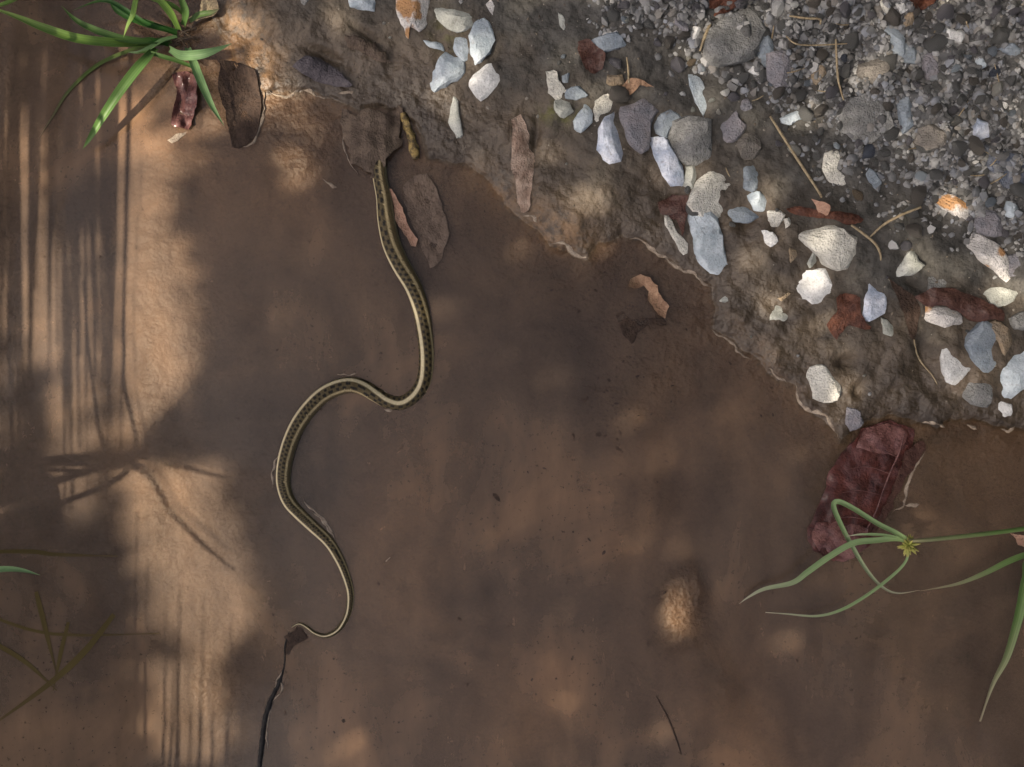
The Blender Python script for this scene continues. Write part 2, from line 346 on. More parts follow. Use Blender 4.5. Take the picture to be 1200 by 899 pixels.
tra = N(nt, 'ShaderNodeBsdfTransparent'); tra.inputs['Color'].default_value = (0.95, 0.90, 0.83, 1)
dp = N(nt, 'ShaderNodeMath', operation='MULTIPLY'); dp.inputs[1].default_value = -1/9.0; L.new(attr(nt, 'depth'), dp.inputs[0])
ex = N(nt, 'ShaderNodeMath', operation='EXPONENT'); L.new(dp.outputs[0], ex.inputs[0])
op = N(nt, 'ShaderNodeMath', operation='SUBTRACT'); op.inputs[0].default_value = 0.88; L.new(ex.outputs[0], op.inputs[1]); op.use_clamp = True
mA = N(nt, 'ShaderNodeMixShader'); L.new(op.outputs[0], mA.inputs[0]); L.new(tra.outputs[0], mA.inputs[1]); L.new(dif.outputs[0], mA.inputs[2])
bu = N(nt, 'ShaderNodeBump', Strength=1.0, Distance=0.0012); L.new(noise_n(nt, co, 11, 3, .5), bu.inputs['Height'])
gl = N(nt, 'ShaderNodeBsdfGlossy', Roughness=0.11); L.new(bu.outputs[0], gl.inputs['Normal'])
fr = N(nt, 'ShaderNodeFresnel', IOR=1.33); L.new(bu.outputs[0], fr.inputs['Normal'])
mB = N(nt, 'ShaderNodeMixShader'); L.new(fr.outputs[0], mB.inputs[0]); L.new(mA.outputs[0], mB.inputs[1]); L.new(gl.outputs[0], mB.inputs[2])
L.new(mB.outputs[0], nt.nodes['Material Output'].inputs[0])
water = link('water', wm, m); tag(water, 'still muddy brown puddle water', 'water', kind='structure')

# ------------------------------------------------------------------ shapes
def zpoly(reg, pts):
    ox, oy, s = reg; return [(ox+x/s, oy+y/s) for x, y in pts]
R1 = (0, 0, 4); R2 = (300, 0, 4); R3 = (600, 0, 4); R4 = (900, 0, 4); R5 = (600, 200, 4); R6 = (900, 200, 4); R7 = (900, 400, 4)
RA = (300, 180, 4); R8 = (850, 560, 2.809); RC = (240, 600, 3.21); RW = (0, 480, 2.247); PX = (0, 0, 1)

def resample(poly, n):
    P = [np.array(p, float) for p in poly]; P.append(P[0]); d = [0]
    for a, c in zip(P, P[1:]): d.append(d[-1]+np.linalg.norm(c-a))
    out = []
    for k in range(n):
        t = d[-1]*k/n; i = max(j for j in range(len(d)-1) if d[j] <= t+1e-9)
        u = (t-d[i])/max(d[i+1]-d[i], 1e-9); out.append(P[i]*(1-u)+P[i+1]*u)
    return out

def stone(label, reg, pts, colour, h=None, flat=0.5, name='gravel_stone', group=None, lift=0.0, cat='stone'):
    poly = zpoly(reg, pts); rs = random.Random(label+str(pts[0]))
    Q = resample(poly, 20); c = sum(Q)/len(Q)
    ext = np.ptp(np.array(Q), axis=0); wmin = 2*min(np.linalg.norm(q-c) for q in Q)
    if h is None: h = max(5, min(26, 0.50*wmin+3))
    hh = h/1000; p0 = surf(c[0], c[1]); z0 = max(p0.z, np.mean([surf(*q).z for q in Q[::3]]))-0.22*hh+lift; Q = [c+(q-c)*1.10 for q in Q]
    k = 1-(z0+0.5*hh)/H; ctr = Vector(((c[0]-600)/1000*k, (449.5-c[1])/1000*k, z0))
    rings = [(0.85, -0.45), (0.99, 0.02), (1.0, 0.34), (0.93, 0.68), (0.74, 0.93), (0.40, 1.02)]
    V = []; sx, sy = rs.uniform(-.25, .25), rs.uniform(-.25, .25); seed = rs.uniform(0, 99)
    for s, t in rings:
        for q in Q:
            d = q-c; r = np.linalg.norm(d)
            x = d[0]/1000*k*s; y = -d[1]/1000*k*s; z = hh*t
            if t > 0.3: z += sx*x*0.6+sy*y*0.6
            nv = mnoise.noise_vector(Vector((x*130+seed, y*130, z*130)))
            nf = mnoise.noise_vector(Vector((x*420+seed, y*420, z*420)))
            am = 0.0012+0.09*hh; af = 0.0007
            V.append(Vector((x+nv.x*am+nf.x*af, y+nv.y*am+nf.y*af, z+nv.z*am*1.3+nf.z*af)))
    V.append(Vector((0, 0, hh*1.04))); n = len(Q)
    rad = wmin/2000
    for _ in range(rs.randint(6, 9)):          # chipped faces
        a = rs.uniform(0, 6.283); e = math.radians(rs.uniform(38, 84)); nn = Vector((math.cos(a)*math.cos(e), math.sin(a)*math.cos(e), math.sin(e)))
        sup = max(v.dot(nn) for v in V); dd = sup-rs.uniform(.12, .45)*hh
        for i, v in enumerate(V):
            q = v.dot(nn)-dd
            if q > 0: V[i] = v-nn*q*0.97
    F = []
    for r in range(len(rings)-1):
        for i in range(n):
            j = (i+1) % n; F.append((r*n+i, r*n+n+i, r*n+n+j, r*n+j)) if False else F.append((r*n+j, r*n+n+j, r*n+n+i, r*n+i))
    t = (len(rings)-1)*n
    for i in range(n): F.append((t+(i+1) % n, len(V)-1, t+i))
    F.append(tuple(range(n)))
    me = mesh(name, V, F, True, 13); o = link(name, me, MS[colour]); o.location = ctr
    bm = bmesh.new(); bm.from_mesh(me); bmesh.ops.recalc_face_normals(bm, faces=bm.faces); bm.to_mesh(me); bm.free()
    tag(o, label, cat, group); return o

def sheet(name, poly, mat, zfun, label=None, cat=None, thick=0.0007, step=4.0, parent=None, group=None, seed=0, rough=1.2, origin=None):
    """a thin leaf-like body: outline in pixels, height from zfun(u, v) along/across its long axis"""
    P = np.array(resample(poly, max(14, int(len(poly)*3)))); c = P.mean(0)
    jit = np.array([[mnoise.noise(Vector((x*.11+seed, y*.11, 3))), mnoise.noise(Vector((x*.11, y*.11+seed, 9)))] for x, y in P]); P = P+jit*rough*2.0
    M = np.cov((P-c).T); ev, vec = np.linalg.eigh(M); ax = vec[:, 1]
    L_ = np.abs((P-c)@ax).max(); Wd = np.abs((P-c)@vec[:, 0]).max()
    lo, hi = P.min(0), P.max(0); inner = []
    def inside(x, y):
        r = False; n = len(P)
        for i in range(n):
            a, b_ = P[i], P[(i+1) % n]
            if (a[1] > y) != (b_[1] > y) and x < (b_[0]-a[0])*(y-a[1])/(b_[1]-a[1])+a[0]: r = not r
        return r
    y = lo[1]; row = 0
    while y < hi[1]:
        x = lo[0]+(row % 2)*step/2
        while x < hi[0]:
            if inside(x, y) and min(np.hypot(P[:, 0]-x, P[:, 1]-y)) > step*0.55: inner.append((x, y))
            x += step
        y += step*0.87; row += 1
    pts = [Vector(p) for p in P.tolist()+inner]; n = len(P)
    vv, _, ff, *_r = delaunay_2d_cdt(pts, [(i, (i+1) % n) for i in range(n)], [], 1, 1e-4)
    org = origin if origin is not None else surf(c[0], c[1])
    top = []
    for p in vv:
        u = float(((np.array(p)-c)@ax)/L_); v = float(((np.array(p)-c)@vec[:, 0])/max(Wd, 1e-6))
        g = surf(p[0], p[1]).z
        z = g+zfun(u, v)+0.0022*mnoise.noise(Vector((p[0]*.075, p[1]*.075, seed)))+0.0008*mnoise.noise(Vector((p[0]*.3, p[1]*.3, seed)))
        top.append(W(p[0], p[1], z)-org)
    m_ = len(top); V = top+[t-Vector((0, 0, thick)) for t in top]
    F = [tuple(f) for f in ff]; cnt = {}
    for f in F:
        for a, b_ in zip(f, f[1:]+f[:1]): cnt[(a, b_)] = 1
    F2 = F+[tuple(i+m_ for i in f[::-1]) for f in F]
    for (a, b_) in cnt:
        if (b_, a) not in cnt: F2.append((b_, a, a+m_, b_+m_))
    me = mesh(name, V, F2, True, 50)
    bm = bmesh.new(); bm.from_mesh(me); bmesh.ops.recalc_face_normals(bm, faces=bm.faces); bm.to_mesh(me); bm.free()
    o = link(name, me, mat, parent)
    if parent is None: o.location = org
    tag(o, label, cat, group); return o

def tube(name, pts, radii, mat, parent=None, label=None, cat=None, seg=8, n=5, lump=0.0, group=None, kind=None, origin=None, squash=1.0):
    """pts: world points; radii per point (m)"""
    C = catmull([(*p, r) for p, r in zip(pts, radii)], n); V = []; F = []
    org = Vector(origin) if origin is not None else Vector(C[0][:3])
    for i, p in enumerate(C):
        a = C[max(i-1, 0)][:3]; b_ = C[min(i+1, len(C)-1)][:3]; T = Vector(b_-a).normalized()
        S = T.cross(Vector((0, 0, 1))); S = S.normalized() if S.length > 1e-4 else Vector((1, 0, 0)); U = S.cross(T)
        for k in range(seg):
            t = 2*math.pi*k/seg; r = max(p[3], 1e-5)
            if lump: r *= 1+lump*mnoise.noise(Vector((p[0]*160+math.cos(t), p[1]*160+math.sin(t), p[2]*160)))
            V.append(Vector(p[:3])-org+(S*math.cos(t)+U*math.sin(t)*squash)*r)
    for i in range(len(C)-1):
        for k in range(seg):
            j = (k+1) % seg; F.append((i*seg+k, i*seg+j, i*seg+seg+j, i*seg+seg+k))
    F.append(tuple(range(seg))[::-1]); F.append(tuple(range((len(C)-1)*seg, len(C)*seg)))
    me = mesh(name, V, F, True, 60); fattr(me, 'along', [i/(len(C)-1) for i in range(len(C)) for _ in range(seg)]); fattr(me, 'across', [0.0]*len(V))
    o = link(name, me, mat, parent)
    if parent is None: o.location = org
    tag(o, label, cat, group, kind); return o

def blade(name, pts, width, mat, parent=None, origin=(0, 0, 0), label=None, cat=None, n=7, keel=0.25, tilt=0.0, w0=0.7, tipw=0.04):
    """a grass blade: keeled ribbon through world points; width in metres at its widest"""
    C = catmull(pts, n); V = []; F = []; N_ = len(C); al = []; ac = []; org = Vector(origin)
    for i, p in enumerate(C):
        a = C[max(i-1, 0)]; b_ = C[min(i+1, N_-1)]; T = Vector(b_-a).normalized()
        S = T.cross(Vector((0, 0, 1))); S = S.normalized() if S.length > 1e-4 else Vector((1, 0, 0))
        S = Matrix.Rotation(tilt, 3, T) @ S; U = S.cross(T)
        t = i/(N_-1); ww = width*(w0+(1-w0)*min(1, t/0.3))*(1 if t < 0.45 else max(tipw, (1-((t-0.45)/0.55)**1.8)))
        for k, q in enumerate((-0.5, -0.25, 0, 0.25, 0.5)):
            V.append(Vector(p)-org+S*ww*q+U*ww*keel*(abs(q)*2-0.5)); al.append(t); ac.append(q)
        for k, q in enumerate((0.5, 0.25, 0, -0.25, -0.5)):
            V.append(Vector(p)-org+S*ww*q*0.98+U*(ww*keel*(abs(q)*2-0.5)-min(0.0005, ww*0.12))); al.append(t); ac.append(q)
    for i in range(N_-1):
        for k in range(10):
            j = (k+1) % 10; F.append((i*10+k, i*10+10+k, i*10+10+j, i*10+j))
    F.append(tuple(range(10))); F.append(tuple(range((N_-1)*10, N_*10))[::-1])
    me = mesh(name, V, F, True, 70); fattr(me, 'along', al); fattr(me, 'across', ac)
    o = link(name, me, mat, parent)
    if parent is None: o.location = org
    tag(o, label, cat); return o
def zp(reg, pts, zs):                       # pixel path with heights above the water (m)
    q = zpoly(reg, pts)
    if len(zs) != len(q): zs = np.interp(np.linspace(0, 1, len(q)), np.linspace(0, 1, len(zs)), zs)
    return [W(x, y, z) for (x, y), z in zip(q, zs)]
# ------------------------------------------------------------------ the snake
SN = [(446, 178), (444, 195), (446, 212), (450, 232), (453, 258), (459, 286), (470, 311), (484, 336), (493, 362), (498, 390), (500, 418), (497, 445), (487, 462), (471, 472),
      (455, 470), (440, 462), (425, 454), (410, 451), (393, 455), (377, 464), (362, 479), (350, 496), (341, 515), (335, 535), (332, 555), (333, 572), (339, 588), (351, 602), (367, 617),
      (384, 633), (394, 648), (403, 667), (410, 690), (410, 708), (406, 723), (396, 738), (382, 745), (369, 742), (358, 734), (350, 731), (342, 735)]
SR = [3, 8.5, 8.5, 9.2, 10.5, 11, 10.8, 10.2, 9.8, 9.6, 9.4, 9.3, 9.3, 9.2, 9.2, 9.2, 9.4, 9.6, 9.6, 9.6, 9.4, 9.2, 9.0, 8.8, 8.6, 8.2, 8.0, 7.7, 7.3, 6.8, 6.2, 5.5, 4.8, 4.3, 3.8, 3.4, 3.0, 2.6, 2.2, 1.7, 0.7]
SZ = [2.5, 3, 3, 3.5, 4, 4, 3.5, 2, 0, -1.5, -2.5, -3.2, -4, -4.2, -3.6, -2.2, -.5, 1.2, 2.2, 2.6, 2.8, 3, 3, 2.8, 2, .6, -.6, -1.2, -1.2, -1.2, -1.2, -1, -.9, -.8, -.7, -.6, -.5, -.4, -.3, -.3, -.3]
SO = [-74]*4+[-74, -70, -64, -56, -46, -36, -28, -18, -6, 0, -8, -20, -32, -40, -44, -46, -48, -50, -52, -54, -55, -52, -48, -44, -44, -44, -40, -36, -30, -20, -10, 0, 0, 0, 0, 0, 0]
C = catmull([(*W(x, y, z/1000), r/1000, math.radians(o)) for (x, y), r, z, o in zip(SN, SR, SZ, SO)], 16)
seg = 40; V = []; F = []; cols = []; s = 0; org = Vector(C[0][:3]); org.z = 0
srng = random.Random(3)
for i, p in enumerate(C):
    if i: s += np.linalg.norm(p[:3]-C[i-1][:3])*1000
    T = Vector(C[min(i+1, len(C)-1)][:3]-C[max(i-1, 0)][:3]); T.z *= .5; T.normalize()
    S = Vector((-T.y, T.x, 0)).normalized(); U = T.cross(S) if T.cross(S).z > 0 else S.cross(T)
    r = p[3]; sc = r/0.0095
    for k in range(seg):
        t = k/seg; t = t if t <= .5 else t-1                  # turns from the back stripe
        a = 2*math.pi*t+p[4]
        V.append(Vector(p[:3])-org+S*math.sin(a)*r+U*math.cos(a)*r*0.92)
        q = abs(t); per = 8.5*max(sc, .45)
        wob = mnoise.noise(Vector((s*.35, t*9, 2)))*0.012
        if q+wob < 0.040: c_ = (0.56, 0.48, 0.30)
        elif q+wob < 0.205:
            c_ = (0.080, 0.060, 0.026)
            ph = (s/per) % 1; ph2 = (s/per+.5) % 1; row = q < 0.122
            f = ph if row else ph2; cen = 0.088 if row else 0.165
            if ((f-.5)/.27)**2+((q-cen)/.036)**2 < 1+wob*25: c_ = (0.006, 0.005, 0.003)
        elif q+wob < 0.255: c_ = (0.38, 0.30, 0.16)
        elif q < 0.36: c_ = (0.11, 0.083, 0.042)
        else: c_ = (0.20, 0.175, 0.105)
        g = 1+0.25*mnoise.noise(Vector((s*.9, t*30, 7))); cols.append((c_[0]*g, c_[1]*g, c_[2]*g, 1))
for i in range(len(C)-1):
    for k in range(seg):
        j = (k+1) % seg; F.append((i*seg+k, i*seg+j, i*seg+seg+j, i*seg+seg+k))
F.append(tuple(range(seg))[::-1]); F.append(tuple(range((len(C)-1)*seg, len(C)*seg)))
me = mesh('snake', V, F); bm = bmesh.new(); bm.from_mesh(me); bmesh.ops.recalc_face_normals(bm, faces=bm.faces); bm.to_mesh(me); bm.free()
ca = me.color_attributes.new('pattern', 'FLOAT_COLOR', 'POINT'); ca.data.foreach_set('color', np.array(cols, np.float32).ravel())
m, nt, b = new_mat('snake_skin'); nt.links.new(N(nt, 'ShaderNodeAttribute', attribute_name='pattern').outputs['Color'], b.inputs['Base Color'])
b.inputs['Roughness'].default_value = 0.45; b.inputs['Specular IOR Level'].default_value = 0.22; b.inputs['Coat Weight'].default_value = 0.0; b.inputs['Coat Roughness'].default_value = 0.2
vo = N(nt, 'ShaderNodeTexVoronoi', Scale=420.0); nt.links.new(objco(nt), vo.inputs['Vector'])
bu = N(nt, 'ShaderNodeBump', Strength=0.6, Distance=0.0012); bu.invert = True; nt.links.new(vo.outputs['Distance'], bu.inputs['Height']); nt.links.new(bu.outputs[0], b.inputs['Normal'])
sn = link('snake', me, m); sn.location = org
tag(sn, 'slender striped snake winding through muddy water, cream line along its checkered olive back', 'snake')

# ------------------------------------------------------------------ stones traced from the photograph
ST = [
 ('pale and grey two-tone stone on the wet mud, above the blue-grey trapezoid stone', R2, [(665,-30),(820,-30),(800,100),(770,140),(720,110),(710,170),(650,130),(680,80),(655,60)], 'rust'),
 ('flat elongated pale grey stone touching the tall pale blue stone', R2, [(838,25),(900,30),(1010,60),(1020,110),(985,130),(930,145),(880,105),(840,75)], 'green'),
 ('tall pale blue almond-shaped stone standing in a cluster on dark mud', R2, [(1050,65),(1100,120),(1115,180),(1090,240),(1020,305),(1000,290),(1005,210),(1000,160)], 'blue'),
 ('small pale stone tucked against the almond-shaped blue stone', R2, [(960,155),(1000,190),(1000,270),(970,280),(930,230),(930,180)], 'blue'),
 ('smooth blue-grey trapezoid stone on brown mud by the water', R2, [(885,240),(915,255),(965,270),(980,345),(900,385),(830,420),(815,390),(840,310)], 'blue'),
 ('off-white notched stone lying beside the blue-grey trapezoid stone', R2, [(1145,245),(1180,310),(1130,400),(1050,465),(1010,400),(1000,360),(1050,295),(1105,300)], 'white'),
 ('narrow pale splinter of stone stuck lengthwise in mud under the notched stone', R2, [(905,420),(945,470),(955,560),(975,640),(940,635),(905,570),(910,510)], 'green'),
 ('tiny pale blue chip above the blue-grey trapezoid stone', R2, [(785,190),(870,205),(880,235),(800,215)], 'blue'),
 ('pale blue-grey flake alone on dark mud beyond the slate-coloured leaf', R2, [(435,-20),(555,-20),(545,45),(480,35),(440,25)], 'blue'),
 ('tiny grey flake on the mud near the grass tuft', R2, [(200,-20),(260,-20),(230,20),(205,25)], 'grey'),
 ('white stone with an orange stain on dark mud above the stone cluster', R2, [(1070,-10),(1160,-10),(1165,45),(1110,65),(1085,30)], 'rust'),
 ('big rounded lump of rough grey stone at the edge of the gravel', R3, [(940,130),(1000,70),(1100,30),(1150,60),(1190,130),(1140,250),(1050,280),(960,290),(910,240),(910,180)], 'rough'),
 ('flat blue-grey pointed flake lying against the maroon leaf scrap', R3, [(375,185),(440,160),(490,150),(540,215),(430,235)], 'slate'),
 ('cream pebble in a group of four beside the green moss', R3, [(160,340),(200,335),(230,390),(255,430),(210,465),(175,430)], 'cream'),
 ('blue-grey wedge pebble beside the cream pebble near the moss', R3, [(255,420),(310,400),(355,445),(300,465),(255,460)], 'slate'),
 ('grey-green pebble just over the green moss patch', R3, [(200,470),(265,465),(285,520),(235,545),(205,520)], 'green'),
 ('tiny blue-grey chip next to the cream pebble near the moss', R3, [(235,355),(265,345),(265,385),(240,390)], 'slate'),
 ('smooth drop-shaped grey-blue pebble between moss and pale blue stone', R3, [(350,475),(375,500),(375,570),(330,615),(295,600),(295,560),(325,515)], 'blue'),
 ('cream stone with a dark hollow beside the curled tan leaf', R3, [(450,440),(485,460),(480,500),(440,545),(400,570),(385,530),(390,480)], 'cream'),
 ('small tan stone touching the curled tan leaf', R3, [(450,350),(520,350),(530,390),(480,405),(450,385)], 'tan'),
 ('glassy pale blue-white stone against the wide mauve stone', R3, [(490,525),(530,580),(535,670),(515,730),(470,760),(430,735),(405,690),(415,590),(440,560)], 'icy'),
 ('wide mauve-grey stone between the pale blue-white stone and bluish slab', R3, [(510,500),(570,490),(640,450),(690,455),(690,510),(650,560),(640,690),(600,705),(550,665),(530,600),(505,560)], 'mauve'),
 ('smooth grey-blue stone wedged between mauve stone and rough square stone', R3, [(665,580),(690,545),(760,510),(800,540),(740,600),(725,640),(680,620)], 'slate'),
 ('large rough square grey-green stone in the middle of the stone row', R3, [(760,570),(820,550),(930,560),(935,740),(890,770),(820,755),(770,730),(735,680),(730,620)], 'rough'),
 ('bright bluish white slab leaning under the rough square stone', R3, [(650,645),(720,645),(750,700),(800,790),(810,860),(740,860),(700,800),(670,720)], 'icy'),
 ('slim upright pale turquoise pebble alone on dark soil', R3, [(830,340),(865,335),(900,400),(920,470),(895,535),(875,500),(840,420)], 'blue'),
 ('small whitish stone between bluish slab and the large cream stone', R3, [(820,780),(850,770),(870,820),(840,900),(800,890)], 'green'),
 ('large cream faceted stone resting above the long speckled stone', R5, [(900,0),(960,-35),(1050,-30),(1090,20),(1070,120),(1000,190),(960,225),(900,205),(850,175),(840,130),(870,60)], 'cream'),
 ('mauve-grey angular stone on soil near the rough square stone', R3, [(985,570),(1040,500),(1060,560),(1100,590),(1060,650),(1010,660),(980,620)], 'mauve'),
 ('brownish grey stone above the large cream faceted stone', R3, [(1090,590),(1150,610),(1170,690),(1130,750),(1080,730),(1060,670)], 'brown'),
 ('blue-grey stone squeezed against the side of the large cream stone', R3, [(1090,790),(1140,770),(1165,830),(1140,895),(1090,880)], 'slate'),
 ('tiny bright white chip beside the big rounded rough lump', R3, [(1130,310),(1160,320),(1170,355),(1140,350),(1115,330)], 'white'),
 ('pale smooth pebble near the reddish brown leaf scrap at the gravel edge', R3, [(760,60),(820,90),(830,140),(800,140),(765,110)], 'mauve'),
 ('white chip touching the big rounded rough lump', R3, [(845,130),(880,130),(890,180),(850,190)], 'white'),
 ('small oval pale pebble above the mauve-grey angular stone', R3, [(1080,470),(1110,460),(1120,500),(1095,520),(1075,500)], 'mauve'),
 ('single bright white chip on bare dark mud', R3, [(355,90),(380,85),(395,110),(370,125),(355,115)], 'white'),
 ('thin pale crooked chip on bare dark mud', R3, [(215,55),(240,80),(255,120),(240,145),(225,110)], 'green'),
 ('slender cream sliver beside the dark red leaf at the water edge', R5, [(720,215),(745,215),(770,290),(820,330),(820,385),(795,385),(765,330),(720,255)], 'cream'),
 ('long speckled blue-grey stone pointing down to the waterline', R5, [(810,180),(870,170),(960,220),(985,300),(1015,450),(940,485),(900,460),(865,400),(845,280)], 'blue'),
 ('blue-grey stone with a curved pale edge near the large cream stone', R5, [(1010,180),(1040,185),(1080,155),(1130,190),(1165,215),(1120,240),(1045,240),(1010,210)], 'slate'),
 ('small sky-blue tinted stone above the curved blue-grey stone', R5, [(1100,110),(1150,95),(1199,130),(1190,190),(1140,180)], 'blue'),
 ('tiny pale triangular chip at the waterline', R5, [(975,610),(1010,580),(1015,615)], 'green'),
 ('big cream slab-like stone lying under the rusty red leaf', R6, [(150,290),(180,255),(260,250),(330,265),(370,290),(420,330),(410,400),(365,460),(290,445),(235,385),(190,340)], 'cream'),
 ('white two-lobed stone on brown mud beside the reddish leaf', R6, [(85,500),(130,465),(185,475),(260,460),(320,480),(335,560),(300,600),(210,620),(190,600),(110,580),(85,545)], 'white'),
 ('grey-green triangular stone below the white two-lobed stone', R6, [(20,700),(20,660),(60,620),(110,620),(115,660),(90,700)], 'green'),
 ('thin tan chip by the white two-lobed stone', R6, [(50,600),(95,570),(105,580),(70,610)], 'tan'),
 ('upright bluish white stone between two brown leaves', R6, [(480,515),(530,535),(560,600),(550,660),(480,700),(445,680),(450,620),(470,570)], 'icy'),
 ('small pale pebble right under the upright bluish white stone', R6, [(535,690),(580,720),(610,750),(590,780),(540,765)], 'green'),
 ('pale pointed stone on bare dark soil by the drifted leaves', R6, [(690,360),(705,420),(735,440),(700,480),(605,495),(630,430),(660,390)], 'green'),
 ('small grey stone pushing out from under the dark red leaf', R6, [(760,500),(800,490),(850,530),(840,555),(760,555)], 'grey'),
 ('white oblong stone with rusty edge on dark soil below the gravel', R6, [(785,100),(820,95),(880,125),(940,160),(930,225),(890,215),(800,150)], 'rust'),
 ('pale triangular stone near the dark navy stone', R6, [(1125,140),(1190,180),(1150,220),(1110,205)], 'blue'),
 ('mauve rounded stone lying over the long rust-stained white stone', R6, [(1000,190),(1050,185),(1110,240),(1125,290),(1060,310),(1000,290),(975,250)], 'mauve'),
 ('long white stone with orange rust stain against the mauve stones', R6, [(935,300),(980,295),(1080,350),(1115,390),(1130,430),(1150,480),(1130,520),(1080,470),(990,405),(930,335)], 'rust'),
 ('squarish mauve stone beyond the long rust-stained white stone', R6, [(1115,400),(1230,385),(1230,480),(1150,490),(1120,440)], 'mauve'),
 ('pale greenish stone touching the dark red leaf', R6, [(1010,560),(1080,545),(1180,565),(1140,620),(1060,640),(1040,600)], 'green'),
 ('flat white stone with orange patch under the dark red leaf', R6, [(695,650),(740,640),(850,635),(900,670),(920,715),(830,730),(750,700)], 'rust'),
 ('grey stone beyond the tip of the dark red leaf', R6, [(1140,690),(1220,650),(1230,745),(1160,740)], 'grey'),
 ('smooth dark blue-grey stone between white and tan stones', R6, [(960,760),(1010,705),(1060,740),(1110,850),(1080,930),(1040,945),(985,900),(940,810)], 'slate'),
 ('tan rounded stone leaning on the smooth dark blue-grey stone', R6, [(1030,720),(1080,710),(1140,750),(1165,810),(1120,860),(1090,820),(1060,760)], 'tan'),
 ('bright white pointed stone touching the smooth dark blue-grey stone', R7, [(855,0),(900,30),(940,30),(990,105),(940,160),(900,200),(860,190),(830,130),(825,60)], 'white'),
 ('tall bluish white stone standing over a small white chip near the water', R7, [(1195,30),(1110,120),(1090,170),(1100,240),(1150,285),(1180,240),(1230,200),(1240,60)], 'blue'),
 ('squarish grey stone under the bright white pointed stone', R7, [(920,200),(960,165),(1030,170),(1055,240),(1040,300),(970,295),(930,260)], 'grey'),
 ('small white chip at the foot of the tall bluish white stone', R7, [(1085,270),(1140,290),(1150,350),(1115,355),(1085,310)], 'white'),
 ('cream stone sunk in a mud hollow on the shoreline', R7, [(210,125),(250,110),(290,130),(320,170),(345,215),(325,270),(280,285),(225,270),(215,200),(190,160)], 'cream'),
 ('flat grey stone half under water above the big red leaf', R7, [(375,310),(430,330),(445,380),(400,430),(370,390)], 'mauve'),
 ('cream stone beside the end of the rusty red leaf', R6, [(0,190),(40,175),(80,210),(50,260),(20,260)], 'cream'),
 ('pea-sized cream pebble between two cream stones', R6, [(75,225),(105,220),(110,250),(85,270)], 'cream'),
 ('white notched chip on mud near the big cream slab', R6, [(-20,280),(25,290),(50,330),(20,360),(-10,340)], 'white'),
 ('small tan chip on mud near the white notched chip', R6, [(100,360),(135,370),(140,400),(110,430)], 'tan'),
 ('small pale pebble between the big cream slab and two-lobed white stone', R6, [(180,395),(230,385),(235,420),(200,455),(180,430)], 'green'),
 ('crescent-shaped pale cream stone at the lower edge of the gravel', R4, [(270,720),(320,700),(335,740),(320,790),(350,825),(395,850),(380,865),(290,850),(255,800)], 'cream'),
 ('narrow slate-blue stone set among the grey gravel', R4, [(530,110),(560,100),(640,170),(640,260),(600,250),(560,180)], 'slate'),
 ('broad blue-grey stone against the narrow slate-blue stone', R4, [(645,175),(700,200),(700,290),(645,285),(615,245)], 'slate'),
 ('grey flat stone beside the broad blue-grey stone', R4, [(735,210),(780,260),(810,365),(750,370),(730,300)], 'mauve'),
 ('bright white irregular chip, the whitest in the gravel', R4, [(835,130),(865,125),(880,150),(900,130),(930,150),(905,200),(880,190),(850,215),(840,180)], 'white'),
 ('long smooth grey-blue stone beside the dark earthy clod', R4, [(605,470),(650,440),(690,500),(680,590),(640,620),(620,540)], 'slate'),
 ('lavender white stone near the dark navy stone', R4, [(990,560),(1030,580),(1040,640),(960,660),(975,600)], 'icy'),
 ('large dark navy stone at the border of the gravel', R4, [(1060,690),(1130,720),(1199,740),(1230,860),(1130,870),(1080,820),(1040,780)], 'navy'),
 ('tan stone by the dry straw in the gravel', R4, [(215,310),(265,290),(275,340),(230,390),(205,370)], 'tan'),
 ('small tan stone above the narrow slate-blue stone', R4, [(640,70),(680,60),(685,130),(640,130)], 'tan'),
 ('cream stone beside the orange leaf scrap in the gravel', R4, [(530,-20),(580,-20),(585,30),(560,55),(540,30)], 'cream'),
 ('pale pinkish white stone touching the orange leaf scrap', R4, [(605,15),(660,5),(675,35),(630,60)], 'white'),
 ('pale blue pebble over the long dry straw', R4, [(60,545),(130,510),(170,545),(110,580),(70,570)], 'blue'),
 ('light blue pebble in the gravel near the whitest chip', R4, [(960,280),(1010,260),(1020,310),(980,320)], 'blue'),
 ('wide pale blue-grey stone far up in the gravel', R4, [(1090,225),(1150,200),(1210,250),(1150,262)], 'slate'),
 ('tiny white chip above the lavender stone', R4, [(1095,470),(1130,490),(1120,510),(1095,500)], 'white'),
 ('large dark earthy clod in the lower gravel', R4, [(330,560),(400,460),(520,420),(560,500),(580,590),(500,660),(400,650),(320,620)], 'rough'),
 ('crooked grey-blue chip below the dark earthy clod', R4, [(440,760),(500,800),(530,860),(500,880),(470,840)], 'slate'),
 ('brown-grey clod between the grey-blue stone and lavender stone', R4, [(720,600),(800,570),(840,610),(830,680),(760,700),(700,660)], 'brown'),
 ('earthy grey lump lying above the tan stone in the gravel', R4, [(10,250),(70,230),(110,300),(110,390),(40,400),(0,340)], 'mauve'),
 ('rounded earthy lump above the dark clod in the gravel', R4, [(440,290),(520,270),(575,320),(540,390),(460,380),(430,340)], 'brown'),
 ('blue-grey cobble beside the big rounded rough lump', R4, [(-50,190),(0,170),(30,220),(20,310),(-30,300)], 'slate'),
]
for lab, reg, pts, colr in ST: stone(lab, reg, pts, colr)

